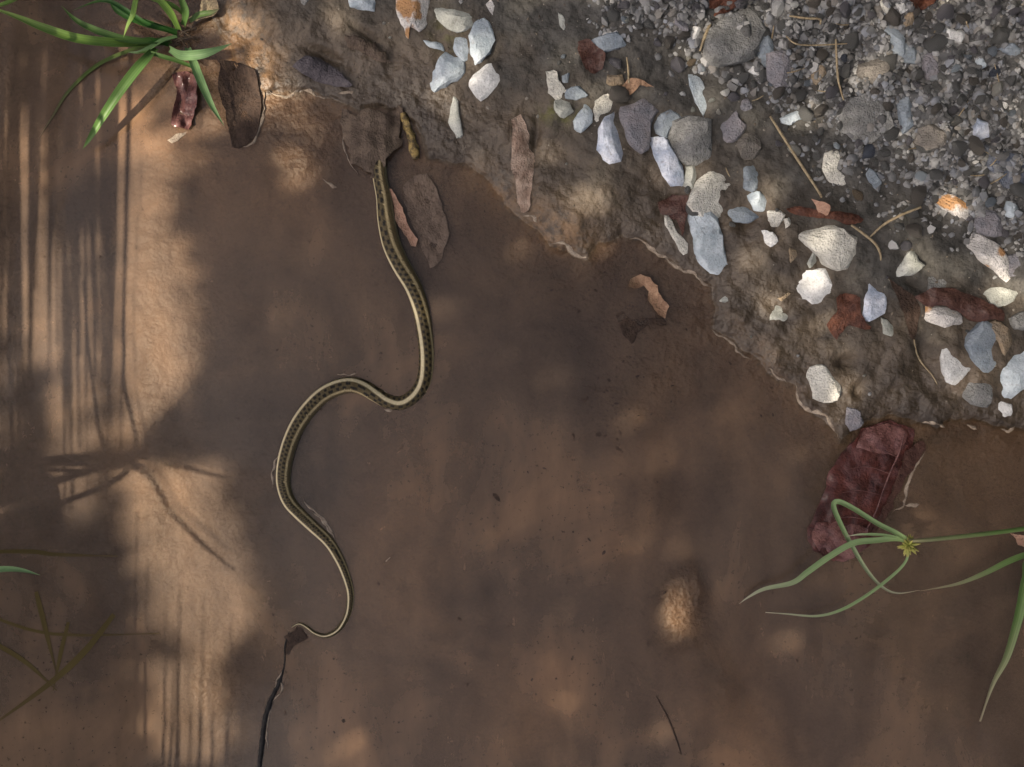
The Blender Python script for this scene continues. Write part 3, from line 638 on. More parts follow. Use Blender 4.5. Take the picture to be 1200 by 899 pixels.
# small chips and pebbles seen one by one between the traced stones
def pebble_mesh(seed):
    rs = random.Random(seed); bm = bmesh.new(); bmesh.ops.create_icosphere(bm, subdivisions=2, radius=1)
    for v in bm.verts:
        nn = mnoise.noise_vector(v.co*1.3+Vector((seed*7.1, 0, 0))); v.co = Vector((v.co.x, v.co.y*rs.uniform(.70, .74), v.co.z*.6))+nn*0.16
    for _ in range(8):
        nrm = Vector((rs.gauss(0, 1), rs.gauss(0, 1), rs.gauss(0, 1)*.8)).normalized(); sup = max(v.co.dot(nrm) for v in bm.verts); d = sup*rs.uniform(.62, .88)
        for v in bm.verts:
            q = v.co.dot(nrm)-d
            if q > 0: v.co -= nrm*q*.95
    me = bpy.data.meshes.new('pebble'); bm.to_mesh(me); bm.free()
    me.polygons.foreach_set('use_smooth', [True]*len(me.polygons)); me.set_sharp_from_angle(angle=math.radians(22)); return me
PV = {}
for cname in MS:
    for k in range(5):
        me = pebble_mesh(k*3+hash_ if False else k*3+len(cname)); me.materials.append(MS[cname]); PV[cname, k] = me
taken = [(*(np.mean(np.array(zpoly(r, p)), 0)), 0.5*np.mean(np.ptp(np.array(zpoly(r, p)), axis=0))) for _, r, p, _ in ST]
PLAB = {'white': 'tiny white chip', 'cream': 'tiny cream pebble', 'blue': 'tiny pale blue pebble', 'slate': 'small slate-blue pebble', 'mauve': 'small mauve-grey pebble',
        'grey': 'small grey pebble', 'rough': 'small rough grey-brown pebble', 'brown': 'small brown-grey pebble', 'tan': 'small tan pebble', 'green': 'tiny grey-green chip', 'navy': 'small dark blue pebble'}
MARKS = [(862, 40, 'big rounded rough lump'), (1013, 135, 'large dark earthy clod'), (1047, 45, 'narrow slate-blue stone'), (1120, 42, 'whitest chip'), (1150, 152, 'lavender white stone'), (1182, 196, 'dark navy stone'),
         (983, 80, 'short upright straw'), (980, 196, 'crescent-shaped cream stone'), (1080, 5, 'orange-brown leaf scrap'), (807, 165, 'rough square stone'), (1063, 133, 'long smooth grey-blue stone'), (1115, 240, 'rusty-edged oblong stone'),
         (1092, 160, 'brown-grey clod'), (818, 108, 'slim turquoise pebble'), (930, 185, 'long pale straw'), (540, 60, 'almond-shaped blue stone'), (655, 120, 'green moss'), (710, 50, 'blue-grey pointed flake'), (967, 450, 'cream stone in the hollow'), (970, 285, 'big cream slab'),
         (955, 335, 'two-lobed white stone'), (1060, 310, 'pale pointed stone'), (1165, 225, 'mauve rounded stone'), (830, 290, 'long speckled stone'), (865, 225, 'large cream faceted stone'), (1110, 370, 'dark red leaf'), (845, 5, 'reddish brown leaf scrap'), (740, 100, 'curled tan leaf')]
def pebble(px, py, r, colr, where, group):
    k = random.randrange(5); p = surf(px, py, False); o = bpy.data.objects.new('pebble', PV[colr, k]); COL.objects.link(o)
    o.location = W(px, py, p.z+r*0.0002); o.scale = (r/1000, r/1000*random.uniform(.75, 1.1), r/1000*random.uniform(.7, 1.0))
    o.rotation_euler = (random.uniform(-.4, .4), random.uniform(-.4, .4), random.uniform(0, 6.28))
    near = min(MARKS, key=lambda q: math.hypot(q[0]-px, q[1]-py))[2]; size = 'tiny' if r < 6 else 'small' if r < 11 else 'plump'
    tag(o, size+' '+PLAB[colr].split(' ', 1)[1]+' '+where+' nearest the '+near, 'pebble', group); return o
rp = random.Random(11); made = 0; tries = 0
for x, y, r, c_ in ((450,27,2.6,'cream'),(457,44,2.6,'green'),(540,2,3.5,'white'),(734,24,4.5,'green'),(752,22,4,'white'),(777,52,3,'cream'),(769,64,3.2,'cream'),(807,69,4.2,'cream'),
                    (720,5,4.5,'grey'),(728,3,4.2,'mauve'),(742,2,5,'grey'),(770,8,5.5,'mauve'),(780,110,3.2,'mauve'),(800,110,4.6,'white'),(812,129,4.5,'green'),(834,118,5,'green'),
                    (842,131,4,'cream'),(630,136,2.6,'cream'),(664,192,2,'cream'),(1019,462,3,'white'),(935,417,2.6,'white'),(1013,440,2.4,'cream'),(1040,325,3,'mauve'),(1017,306,3.5,'brown'),
                    (1166,325,3,'white'),(660,66,4,'slate'),(655,74,3.2,'grey'),(880,395,2.5,'cream'),(849,352,2.5,'cream'),(910,246,3.5,'grey'),(1133,388,3,'grey'),(1032,262,3,'grey')):
    pebble(x, y, r, c_, 'pressed into the open mud', 'small pebbles scattered on the open mud')
while made < 262 and tries < 9000:
    tries += 1; x = rp.uniform(700, 1215); y = rp.uniform(-15, 300)
    g = float(gravel_amt(np.array([x]), np.array([y]))[0])
    if rp.random() > g*1.0+0.012: continue
    r = min(22, 5.5*math.exp(abs(rp.gauss(0, .62))))
    if any(math.hypot(x-a, y-b_) < (c_*0.8+r*.6) for a, b_, c_ in taken): continue
    taken.append((x, y, r)); made += 1
    c_ = rp.choices(['rough', 'brown', 'grey', 'mauve', 'slate', 'blue', 'cream', 'white', 'tan', 'navy'], [14, 12, 10, 8, 4, 1.5, 1.2, .7, 1.2, .8])[0]
    if g > 0.25: pebble(x, y, r, c_, 'loose in the grey gravel', 'loose pebbles of the grey gravel')
    else: pebble(x, y, r, c_, 'pressed into the open mud', 'small pebbles scattered on the open mud')

# crumbs of crushed stone: one mass nobody could count
def grit(name, n, sampler, smin, smax, label, cols_):
    ph = (1+5**.5)/2
    o6 = np.array([(-1, ph, 0), (1, ph, 0), (-1, -ph, 0), (1, -ph, 0), (0, -1, ph), (0, 1, ph), (0, -1, -ph), (0, 1, -ph), (ph, 0, -1), (ph, 0, 1), (-ph, 0, -1), (-ph, 0, 1)])/1.9
    f8 = [(0,11,5),(0,5,1),(0,1,7),(0,7,10),(0,10,11),(1,5,9),(5,11,4),(11,10,2),(10,7,6),(7,1,8),(3,9,4),(3,4,2),(3,2,6),(3,6,8),(3,8,9),(4,9,5),(2,4,11),(6,2,10),(8,6,7),(9,8,1)]
    V = []; F = []; K = []
    for i in range(n):
        x, y = sampler(); p = surf(x, y, False)
        r = min(smax, smin*math.exp(abs(RNG.normal(0, .6))))/1000
        q = o6*RNG.uniform(.72, 1.22, (12, 1))+RNG.normal(0, .10, (12, 3)); Q, _ = np.linalg.qr(RNG.normal(size=(3, 3)))
        q = (q*np.array([1, .85, .7]))@Q*r; q[:, 2] *= .8; b0 = len(V)
        V += [(p.x+a[0], p.y+a[1], p.z+a[2]-r*.12) for a in q]; F += [tuple(b0+k for k in f) for f in f8]
        c_ = np.array(cols_[RNG.integers(len(cols_))])*RNG.uniform(.95, 1.35); K += [(*c_, 1)]*12
    me = mesh(name, V, F, True, 48); bm = bmesh.new(); bm.from_mesh(me); bmesh.ops.recalc_face_normals(bm, faces=bm.faces); bm.to_mesh(me); bm.free()
    ca = me.color_attributes.new('grit_colour', 'FLOAT_COLOR', 'POINT'); ca.data.foreach_set('color', np.array(K, np.float32).ravel())
    m, nt, b = new_mat(name+'_crumb'); nt.links.new(N(nt, 'ShaderNodeAttribute', attribute_name='grit_colour').outputs['Color'], b.inputs['Base Color']); b.inputs['Roughness'].default_value = .8
    add_bump(nt, b, [(500, 0.0008, 3)])
    o = link(name, me, m); tag(o, label, 'gravel', kind='stuff'); return o
def samp_gravel():
    while True:
        x = RNG.uniform(690, 1260); y = RNG.uniform(-60, 300)
        if RNG.random() < gravel_amt(np.array([x]), np.array([y]))[0]: return x, y
def samp_bank():
    while True:
        x = RNG.uniform(280, 1260); y = RNG.uniform(-60, 500); p = np.array([x]), np.array([y])
        s_ = signed_dist(*p)[0]
        if s_ > 6 and RNG.random() < .25+min(.75, s_/250): return x, y
GC = [(.19, .19, .185), (.155, .155, .15), (.22, .22, .215), (.115, .113, .108), (.17, .16, .145), (.16, .165, .17), (.19, .20, .215), (.18, .18, .175), (.30, .30, .29)]
grit('gravel_crumbs', 7000, samp_gravel, 2.1, 8.0, 'grey crushed gravel crumbs covering the upper bank', GC)
grit('mud_grit', 1300, samp_bank, .7, 2.4, 'fine grit and soil crumbs strewn over the mud bank', [(.10, .08, .06), (.14, .115, .085), (.08, .065, .05), (.19, .17, .14), (.06, .048, .036)])

# ------------------------------------------------------------------ leaves
def flat(h=0.0008): return lambda u, v: h
def cup(h, k, k2=0.0): return lambda u, v: h+k*v*v+k2*u*u
def arch(h, k): return lambda u, v: h+k*max(0, 1-v*v)
# big red leaf: an empty with the blade, its folded flank, pale vein
bl = empty('dead_leaf', surf(1010, 575)); tag(bl, 'large wet dark red leaf lying in the water under the drooping sedge', 'leaf', 'dead leaves in and beside the puddle')
big = zpoly(R7, [(550,385),(640,400),(660,440),(640,520),(620,600),(570,720),(540,800),(490,880),(470,960),(400,1010),(320,1020),(230,980),(205,900),(230,830),(285,700),(300,620),(350,530),(400,470),(450,410)])
big = [(1007+(x-1007)*1.13, 577+(y-577)*1.02) for x, y in big]
sheet('leaf_blade', big, ML['red'], lambda u, v: 0.0008+0.0036*(1-v*v)*(.7+.3*u)+.0022*mnoise.noise(Vector((u*2.6, v*1.9, 4)))+.0012*mnoise.noise(Vector((u*7, v*5, 8))), parent=bl, origin=bl.location.copy(), seed=3, rough=3)
sheet('leaf_flank', zpoly(R7, [(640,520),(720,455),(755,490),(700,570),(650,640),(600,740),(560,820),(500,900),(480,930),(500,850),(545,780),(575,700),(620,600)]), ML['maroon'], lambda u, v: 0.0028+.002*v, parent=bl, origin=bl.location.copy(), seed=5, rough=2)
vp = zpoly(R7, [(640, 430), (615, 520), (575, 610), (540, 700), (505, 800), (450, 900), (380, 985)])
tube('midrib', [W(x, y, .0062-.0006*i) for i, (x, y) in enumerate(vp)], [.0007, .0010, .0011, .0010, .0009, .0008, .0004], ML['redpink'], bl, origin=bl.location.copy())
for a, b2 in (((600, 540), (420, 500)), ((570, 620), (370, 600)), ((530, 720), (310, 720)), ((480, 840), (260, 850))):
    q = zpoly(R7, [a, ((a[0]+b2[0])/2, (a[1]+b2[1])/2-22), b2]); tube('side_vein', [W(x, y, .0056-.0012*i) for i, (x, y) in enumerate(q)], [.0005, .0005, .0003], ML['redpink'], bl, origin=bl.location.copy(), seg=6)
sheet('leaf_tip', zpoly(R7, [(470,880),(460,980),(400,1020),(320,1030),(230,985),(200,900),(235,850),(320,830),(400,860)]), ML['redpink'], lambda u, v: 0.0062-.004*v*v-.001*u, parent=bl, origin=bl.location.copy(), seed=7, rough=2.5)
sheet('leaf_lobe', zpoly(R7, [(450,410),(550,388),(640,405),(650,470),(600,540),(500,520),(420,490)]), ML['redpink'], lambda u, v: 0.0068-.003*v*v-.001*u*u, parent=bl, origin=bl.location.copy(), seed=9, rough=2.5)
LV = [
 ('narrow pinkish leaf lying along the flank of the snake', RA, [(590,155),(640,170),(680,240),(715,340),(760,400),(750,440),(720,420),(690,370),(650,310),(645,240),(610,200)], 'pink', cup(.0045, .004)),
 ('tongue-shaped wet grey-brown leaf floating beside the snake', RA, [(690,150),(740,100),(800,90),(840,150),(880,280),(910,380),(880,440),(870,500),(820,545),(790,470),(760,400),(720,300),(690,220)], 'grey', cup(.0008, .0012)),
 ('torn pale tan leaf standing at the water edge', PX, [(600,140),(610,133),(618,150),(622,172),(629,187),(625,205),(622,225),(622,245),(612,252),(606,235),(605,215),(598,195),(600,170)], 'cream', lambda u, v: .004+.005*v),
 ('small curled orange-tan leaf afloat on the open muddy water', R5, [(545,540),(560,510),(600,485),(640,495),(680,540),(700,590),(735,630),(715,695),(665,655),(635,605),(640,560),(620,540),(570,555)], 'tan', lambda u, v: .002+.008*v*v+.005*u*u),
 ('slate-grey leaf half buried in mud at the shoreline', R2, [(170,310),(230,260),(290,265),(340,300),(400,345),(460,405),(380,410),(300,385),(220,350)], 'slate', arch(.002, .004)),
 ('crumpled pinkish brown leaf hanging in water under the grass tuft', R1, [(810,350),(870,330),(920,360),(925,440),(910,540),(880,610),(840,600),(800,590),(810,500),(830,440)], 'redpink', lambda u, v: .003+.006*v*v+.007*mnoise.noise(Vector((u*3, v*2, 6)))),
 ('rounded dark brown leaf under the water surface by the grass tuft', R1, [(1030,280),(1120,290),(1200,330),(1230,480),(1200,640),(1130,700),(1090,690),(1070,600),(1050,500),(1020,400)], 'brown', cup(.0006, .003)),
 ('mud-coated brown leaf covering the head of the snake', R2, [(400,520),(470,545),(520,500),(600,530),(690,500),(675,600),(690,680),(640,700),(610,760),(600,835),(540,845),(500,790),(455,780),(440,700),(405,650)], 'mud', lambda u, v: .0012*math.sin(9*u+4*v)+.001*math.sin(13*v)+.0015+.0125*max(0, 1-v*v*1.05)*max(0, 1-.6*u*u)),
 ('long rusty red leaf along the edge of the big cream slab', R6, [(85,180),(140,165),(200,180),(300,190),(390,195),(450,225),(430,250),(370,255),(300,230),(200,215),(110,205)], 'rust', arch(.003, .004)),
 ('pale pink leaf scrap lying across the long rusty red leaf', R6, [(205,130),(255,145),(300,160),(280,220),(245,205)], 'pink', lambda u, v: .0105+.004*v),
 ('reddish brown leaf between the two-lobed and the upright white stones', R6, [(270,720),(330,660),(320,590),(380,570),(430,600),(440,680),(490,745),(430,740),(370,720),(320,800)], 'rust', cup(.002, .006)),
 ('long dark brown leaf pressed in mud under the pale pointed stone', R6, [(560,500),(620,540),(690,590),(720,650),(700,720),(690,800),(660,760),(640,680),(600,580)], 'brown', arch(.001, .003)),
 ('dark red leaf lying over the flat orange-patched stone', R6, [(690,590),(760,555),(850,545),(950,580),(1000,600),(1040,620),(1110,660),(1110,705),(1050,700),(960,710),(900,670),(830,630),(740,640)], 'maroon', lambda u, v: .004+.006*(1-v*v)),
 ('orange-brown leaf scrap in the gravel beside a cream stone', R4, [(660,0),(810,-30),(780,15),(730,50),(690,35)], 'rust', arch(.006, .003)),
 ('reddish brown leaf scrap above the big rounded rough lump', R3, [(930,0),(1080,-20),(1060,30),(1000,60),(940,80),(925,40)], 'rust', cup(.004, .004)),
 ('crumpled maroon leaf scrap against the blue-grey pointed flake', R3, [(310,190),(360,180),(400,220),(440,250),(430,320),(380,350),(340,310),(310,240)], 'maroon', lambda u, v: .002+.004*v*v+.001*math.sin(u*8)),
 ('curled tan leaf rim beside the cream hollow stone', R3, [(500,420),(550,370),(600,365),(670,410),(600,400),(560,440),(520,460)], 'tan', cup(.004, .003)),
 ('dark red leaf tucked under the long speckled stone', R5, [(680,150),(760,110),(830,120),(830,180),(800,310),(770,230),(700,210)], 'maroon', arch(.001, .003)),
 ('small black drowned leaf at the tail tip of the snake', RC, [(300,470),(350,432),(395,452),(385,480),(340,500),(312,545),(300,520)], 'brown', flat(.0003)),
 ('mud-caked brown leaf pressed into the bank beside the pale stone cluster', R2, [(410,165),(470,160),(560,205),(645,290),(600,305),(520,255),(430,225)], 'mud', arch(.003, .005)),
 ('pink leaf scrap caught on the sedge stalks', R8, [(940,185),(990,190),(990,230),(965,220)], 'pink', flat(.018)),
 ('pale scrap of leaf curled beneath the crumpled pinkish leaf', R1, [(780,660),(840,625),(890,615),(860,640),(800,680)], 'pale_strip', cup(.001, .001)),
 ('brown drowned leaf tip beside the small curled orange-tan leaf', R5, [(485,680),(520,660),(560,700),(600,690),(720,690),(725,730),(640,720),(590,760),(570,820),(520,770)], 'brown', flat(.0002)),
 ('creamy white dead leaf scrap behind the roots of the grass tuft', R1, [(880,85),(940,50),(945,-10),(1010,-10),(1030,40),(990,80),(920,100)], 'straw', cup(.012, .004)),
]
for i, (lab, reg, pts, mk, zf) in enumerate(LV):
    sheet('dead_leaf', zpoly(reg, pts), ML[mk], zf, lab, 'leaf', seed=20+i, step=3.2, rough=3.5 if mk == 'mud' else 1.2, group='dead leaves in and beside the puddle')

# ------------------------------------------------------------------ sticks and straws
def strand(name, reg, pts, rad, mk, label, cat, zs, lump=0.0, group=None, n=6):
    q = zpoly(reg, pts); W_ = []
    for i, (x, y) in enumerate(q):
        z = surf(x, y).z+(zs if not hasattr(zs, '__len__') else zs[i]); W_.append(W(x, y, z))
    r = rad if hasattr(rad, '__len__') else [rad]*len(q)
    return tube(name, W_, [a/1000 for a in r], ML[mk], None, label, cat, 8, n, lump, group)
strand('stick', R2, [(688,528),(705,580),(728,645),(742,712),(748,745)], [3.2,4.6,4.4,5.6,4], 'yellow', 'short lumpy stick flecked with yellow at the water edge', 'stick', .002, .45)
strand('stick', RC, [(318,450),(303,505),(300,575),(278,645),(247,715),(225,795),(214,890),(205,960)], [1.0,1.8,1.2,2.6,3.2,3.6,3.4,3], 'black', 'thin black wet stick half sunk beyond the tail of the snake', 'stick', -.0008, .35)
strand('stick', (500, 520, 2.4975), [(672,740),(700,790),(725,850),(745,910)], [.6, 1.0, 1.0, .8], 'brown', 'thin dark twig lying in silty shallows', 'stick', .0004)
strand('straw', R4, [(10,545),(70,640),(140,750),(235,895),(250,925)], [1.3,1.6,1.7,1.5,1.2], 'straw', 'long pale straw leaning from the gravel to the rusty leaf', 'straw', [.012,.009,.006,.006,.009])
strand('straw', R4, [(318,185),(322,280),(330,380),(355,470)], [1,1.3,1.3,.9], 'straw', 'short upright pale straw in the gravel by the dark clod', 'straw', [.006,.012,.010,.006])
strand('straw', R4, [(85,170),(130,205),(220,212),(370,205)], [.8,1,1,.7], 'straw', 'thin brownish straw lying crosswise in the gravel', 'straw', [.006,.01,.010,.012])
strand('straw', R4, [(100,75),(170,85),(240,90),(245,115)], [1,1.4,1.4,1], 'straw', 'short bent pale straw near the gravel edge', 'straw', .009)
strand('straw', R6, [(480,310),(540,255),(620,210),(715,172)], [1,1.5,1.6,1.4], 'straw', 'pale straw sticking up from the dark soil by the cream slab', 'straw', [.003,.006,.009,.012])
strand('straw', R6, [(390,255),(440,290),(500,340),(525,385),(530,420)], [1.3,1.5,1.6,1.4,1], 'straw', 'bent dry stalk curving round the end of the cream slab', 'straw', [.010,.008,.006,.004,.003])
strand('straw', R3, [(538,268),(545,330),(548,390)], [.7,1.2,1], 'straw', 'tiny upright straw by the curled tan leaf', 'straw', [.006,.007,.006])
strand('straw', R7, [(685,-10),(695,50),(720,100),(770,160),(795,205)], [1,1.2,1.1,.9,.6], 'straw', 'thin curved rootlet on the mud by the white pointed stone', 'straw', .0015)
strand('straw', R3, [(930,110),(905,170),(880,240)], [1.6,2,1], 'straw', 'flattened pale stalk beside the big rounded rough lump', 'straw', .006)
for k in range(16):                       # broken straw bits in the gravel
    x = rp.uniform(850, 1190); y = rp.uniform(5, 210); a = rp.uniform(0, 6.28); l = rp.uniform(5, 13)
    strand('straw_bit', PX, [(x-l*math.cos(a), y-l*math.sin(a)), (x, y+1), (x+l*math.cos(a), y+l*math.sin(a))], [.5, .8, .5], 'straw', 'tiny broken straw bit among the gravel', 'straw', .004, 0, 'straw bits in the gravel', 3)

# ------------------------------------------------------------------ pale ribbons painting sky glints along the waterline and ripples
def pale_strip(paths, name, label):
    V = []; F = []
    for reg, pts, wd in paths:
        q = catmull(zpoly(reg, pts), 10); b0 = len(V); n = len(q)
        for i, p in enumerate(q):
            a = q[max(i-1, 0)]; c_ = q[min(i+1, n-1)]; t = c_-a; t = t/max(np.linalg.norm(t), 1e-6); s_ = np.array([-t[1], t[0]])
            jx = mnoise.noise(Vector((p[0]*.13, p[1]*.13, 1)))*2.4; ww = wd*1.5*(.30+.70*abs(mnoise.noise(Vector((p[0]*.06, p[1]*.06, 5))))*1.6)*min(1, 5*i/n, 5*(n-1-i)/n+.05)
            for e, z in ((-.5, -.0006), (0, .0012), (.5, -.0006)):
                x, y = p+s_*(jx+e*ww); V.append(W(x, y, max(0, gh_xy(*W(x, y)[:2]))+z))
        for i in range(n-1):
            for k in range(2): F.append((b0+i*3+k, b0+i*3+k+1, b0+i*3+k+4, b0+i*3+k+3))
    me = mesh(name, V, F); o = link(name, me, ML['pale_strip']); tag(o, label, 'pale_strip', kind='stuff')
pale_strip([(R5, [(545,320),(600,325),(660,370),(730,420),(790,465),(850,480),(900,530),(950,550)], 5), (R5, [(180,340),(240,340),(280,380),(320,405),(360,408)], 5), (R5, [(50,215),(90,210),(120,240)], 5),
      (R5, [(930,745),(980,780),(1040,810),(1060,850),(1120,880)], 5), (R7, [(0,125),(40,165),(90,195)], 5), (R7, [(135,180),(145,280),(190,320),(270,350),(300,400),(335,460)], 6),
      (R7, [(720,375),(780,385),(830,405)], 5), (R7, [(930,390),(980,412)], 5), (R7, [(1090,410),(1125,425),(1160,400)], 5), (R2, [(60,425),(110,450),(160,450),(190,425)], 4), (R2, [(215,420),(260,430),(300,455),(360,460)], 4),
      (R2, [(385,440),(430,432),(460,430)], 4), (R2, [(480,590),(540,590),(580,605),(620,600)], 3), (R2, [(420,560),(410,640),(430,740),(480,820)], 2.5), (R1, [(1110,695),(1180,670),(1230,560),(1238,430)], 3.5), (RA, [(310,120),(350,145),(380,160)], 4)],
     'waterline_glint', 'thin pale line painted as sky glint along the waterline')
pale_strip([((300, 400, 4), [(380,155),(430,158),(475,150)], 3.5), ((300, 400, 4), [(485,178),(530,205),(580,232),(630,248)], 3.5), ((300, 400, 4), [(600,325),(640,322)], 4), ((300, 400, 4), [(85,690),(75,620),(95,550),(125,490)], 3.5),
      ((300, 400, 4), [(215,730),(250,780),(310,820),(345,880),(360,900)], 4), (RC, [(400,0),(440,25),(465,70),(490,105)], 3.5), (RC, [(255,640),(285,640),(290,670),(270,700),(245,725)], 3), (RC, [(292,600),(268,650),(258,690)], 4), (RC, [(262,705),(243,750),(236,800),(232,890)], 5), (RC, [(680,190),(700,170)], 3),
      (R7, [(740,510),(690,590),(650,680),(640,760),(590,800)], 4.5), (R7, [(640,770),(710,765)], 4)], 'ripple_glint', 'pale strips painted as ripple glints beside the snake and red leaf')
# dark specks of drowned debris
V = []; F = []
for i in range(240):
    if rp.random() < .6: x = rp.gauss(715, 55); y = rp.gauss(480, 120)
    else: x = rp.uniform(0, 1200); y = rp.uniform(150, 900)
    if signed_dist(np.array([x]), np.array([y]))[0] > -8: continue
    r = .65*math.exp(abs(rp.gauss(0, .5))); a = rp.uniform(0, 6.28); b0 = len(V); l = rp.uniform(1, 2.6); n = 6
    for k in range(n):
        t = 6.283*k/n; u = math.cos(t)*r*l*rp.uniform(.7, 1.2); v = math.sin(t)*r*rp.uniform(.7, 1.2); V.append(W(x+u*math.cos(a)-v*math.sin(a), y+u*math.sin(a)+v*math.cos(a), .0001))
    V.append(W(x, y, .0006)); F += [(b0+(k+1) % n, b0+k, b0+n) for k in range(n)]
o = link('debris_specks', mesh('debris_specks', V, F), ML['brown']); tag(o, 'dark specks of rotten debris floating in the puddle', 'debris', kind='stuff')

# ------------------------------------------------------------------ grass at the corner
root = W(207, 45, .004); gt = empty('grass_tuft', root); tag(gt, 'bright green tuft of broad grass blades overhanging the puddle from the bank', 'grass tuft')
BL = [([(800,190),(650,205),(500,200),(350,180),(200,130),(80,80),(-80,20)], [.006,.03,.05,.06,.066,.066,.06], 13, 'lime', .30),
      ([(730,225),(690,270),(640,325),(560,430),(480,550),(420,650),(388,698)], [.02,.035,.04,.038,.03,.02,.008], 12, 'green', -.25),
      ([(795,230),(850,258),(930,255),(1000,238),(1085,205)], [.012,.028,.036,.036,.03], 12, 'pale', .5),
      ([(880,225),(905,290),(940,380),(990,490),(1050,590)], [.014,.026,.03,.026,.014], 11, 'pale', -.4),
      ([(905,315),(830,285),(760,265),(690,245),(640,250)], [.012,.02,.026,.028,.03], 6, 'green', 0),
      ([(660,-60),(640,0),(625,70),(600,120),(578,175)], [.05,.055,.058,.052,.044], 10, 'lime', .5),
      ([(800,185),(680,195),(560,180),(430,135),(350,90),(288,28)], [.008,.03,.042,.048,.05,.046], 10, 'green', .3),
      ([(830,160),(760,135),(680,110),(590,50),(520,10),(450,8),(340,50)], [.01,.02,.028,.034,.036,.034,.026], 7, 'dark', .2),
      ([(830,150),(720,120),(620,85),(540,40),(500,-40)], [.01,.022,.03,.034,.034], 9, 'dark', -.3),
      ([(870,75),(830,40),(790,18),(720,0),(640,-30)], [.014,.022,.026,.03,.03], 6, 'lime', .2),
      ([(790,210),(700,190),(600,210),(520,215)], [.012,.026,.03,.03], 8, 'dark', .2),
      ([(830,170),(760,190),(700,225),(650,245),(600,245)], [.01,.02,.026,.026,.024], 6, 'pale', .1),
      ([(890,100),(930,70),(990,58),(1030,40)], [.012,.018,.02,.018], 7, 'fade', .2),
      ([(120,-30),(60,2),(0,25),(-60,40)], [.06,.062,.062,.06], 6, 'lime', .2),
      ([(860,120),(870,60),(850,0),(820,-80)], [.01,.03,.04,.05], 9, 'green', .3),
      ([(840,140),(800,60),(740,-10),(660,-90)], [.01,.03,.045,.055], 10, 'lime', -.3)]
for pts, zs, wd, mk, ti in BL: blade('blade', zp(R1, pts, zs), wd/1000*.90, MG[mk], gt, root, tilt=ti)
blade('blade', zp(R1, [(800,200),(700,215),(600,240),(450,310),(320,430),(250,540),(178,652)], [.01,.014,.010,.003,.0012,.001,.0008]), .0045, MG['drowned'], gt, root)
for k in range(9):
    a = rp.uniform(0, 6.28); q = [W(207+rp.uniform(-6, 26), 45+rp.uniform(-12, 10), .003)]; q.append(q[0]+Vector((math.cos(a)*.014, math.sin(a)*.012, .006))); q.append(q[0]+Vector((math.cos(a)*.032, math.sin(a)*.028, .001)))
    tube('rootlet', q, [.0012, .001, .0005], ML['bark'], gt, origin=root, seg=5)

# ------------------------------------------------------------------ the drooping sedge
root = W(1330, 600, .02); sg = empty('sedge', root); tag(sg, 'pale green sedge drooping over the red leaf with a bristly seed head', 'sedge')
tube('stem', [root]+zp(R8, [(1110,150),(990,167),(850,185),(660,205),(600,208)], [.045, .05, .05, .045, .042]), [.0028,.0027,.0026,.0025,.0024,.002], MG['fade'], sg, origin=root)
blade('blade', zp(R8, [(600,205),(560,180),(500,150),(420,100),(372,78),(356,92),(378,150),(420,230),(470,310),(520,362),(570,380),(640,370)], [.042,.045,.048,.05,.048,.042,.034,.026,.02,.016,.013,.010]), .0058, MG['sage'], sg, root, w0=.9)
blade('blade', zp(R8, [(600,208),(560,200),(500,205),(420,215),(340,260),(270,310),(220,345),(130,365),(80,390),(45,415)], [.042,.042,.04,.036,.03,.024,.02,.014,.009,.004]), .0070, MG['sage'], sg, root)
blade('blade', zp(R8, [(610,225),(590,280),(540,330),(460,390),(380,435),(300,455),(200,448),(132,443)], [.04,.034,.028,.022,.016,.012,.008,.004]), .0036, MG['sage'], sg, root, tipw=.25)
blade('blade', zp(R8, [(590,200),(520,188),(450,186),(400,192)], [.042,.042,.038,.03]), .003, MG['sage'], sg, root, tipw=.3)
hd = empty('seed_head', (0, 0, 0)); hd.parent = sg; hc = W(*zpoly(R8, [(602, 222)])[0], .042); hd.location = hc-root
for k in range(64):
    a = rp.uniform(0, 6.28); e = rp.uniform(-.5, 1.2); l = rp.uniform(.005, .014); d = Vector((math.cos(a)*math.cos(e), math.sin(a)*math.cos(e), math.sin(e)))
    tube('spikelet', [d*.001, d*l*.5, d*l], [.0008, .0018, .0003], MG['spike'], hd, origin=(0, 0, 0), seg=6, n=3)
root = W(1300, 650, .02); s2 = empty('marsh_grass', root); tag(s2, 'two thin grass blades below the sedge, browning to pale tips', 'grass')
blade('blade', [root]+zp(R8, [(1050,235),(990,252),(930,275),(850,315),(760,350),(640,373)], [.03,.03,.028,.022,.014,.006]), .0070, MG['fade'], s2, root)
blade('blade', [root]+zp(R8, [(1020,260),(990,330),(972,420),(958,480),(925,590),(880,680),(838,802)], [.04,.045,.042,.038,.028,.018,.006]), .011, MG['fade'], s2, root, tipw=.2)
blade('green_grass', zp(PX, [(-80,690),(-40,674),(0,667),(25,668),(47,674)], [.02,.03,.03,.026,.018]), .007, MG['pale'], None, W(-80, 690, .02), 'lone green blade tip poking over the water above the drowned weeds', 'grass')

# drowned weed stems under the surface
wr = W(-40, 760, 0); wd_ = empty('drowned_weed', wr); tag(wd_, 'drowned olive-brown weed stems crossing just under the muddy water', 'weed')
for pts, wd in (([(-60,375),(80,374),(150,382),(310,386)], 8), ([(95,480),(115,560),(150,700)], 10), ([(300,540),(220,640),(120,730),(-60,860)], 12), ([(-60,590),(60,660),(150,740)], 9), ([(-60,530),(80,580),(200,594),(420,590)], 6), ([(180,560),(160,640),(140,740)], 8)):
    blade('weed_stem', zp(RW, pts, [.0003]*len(pts)), wd/1000*.62, MG['weed'], wd_, wr, keel=.03, tipw=.3)

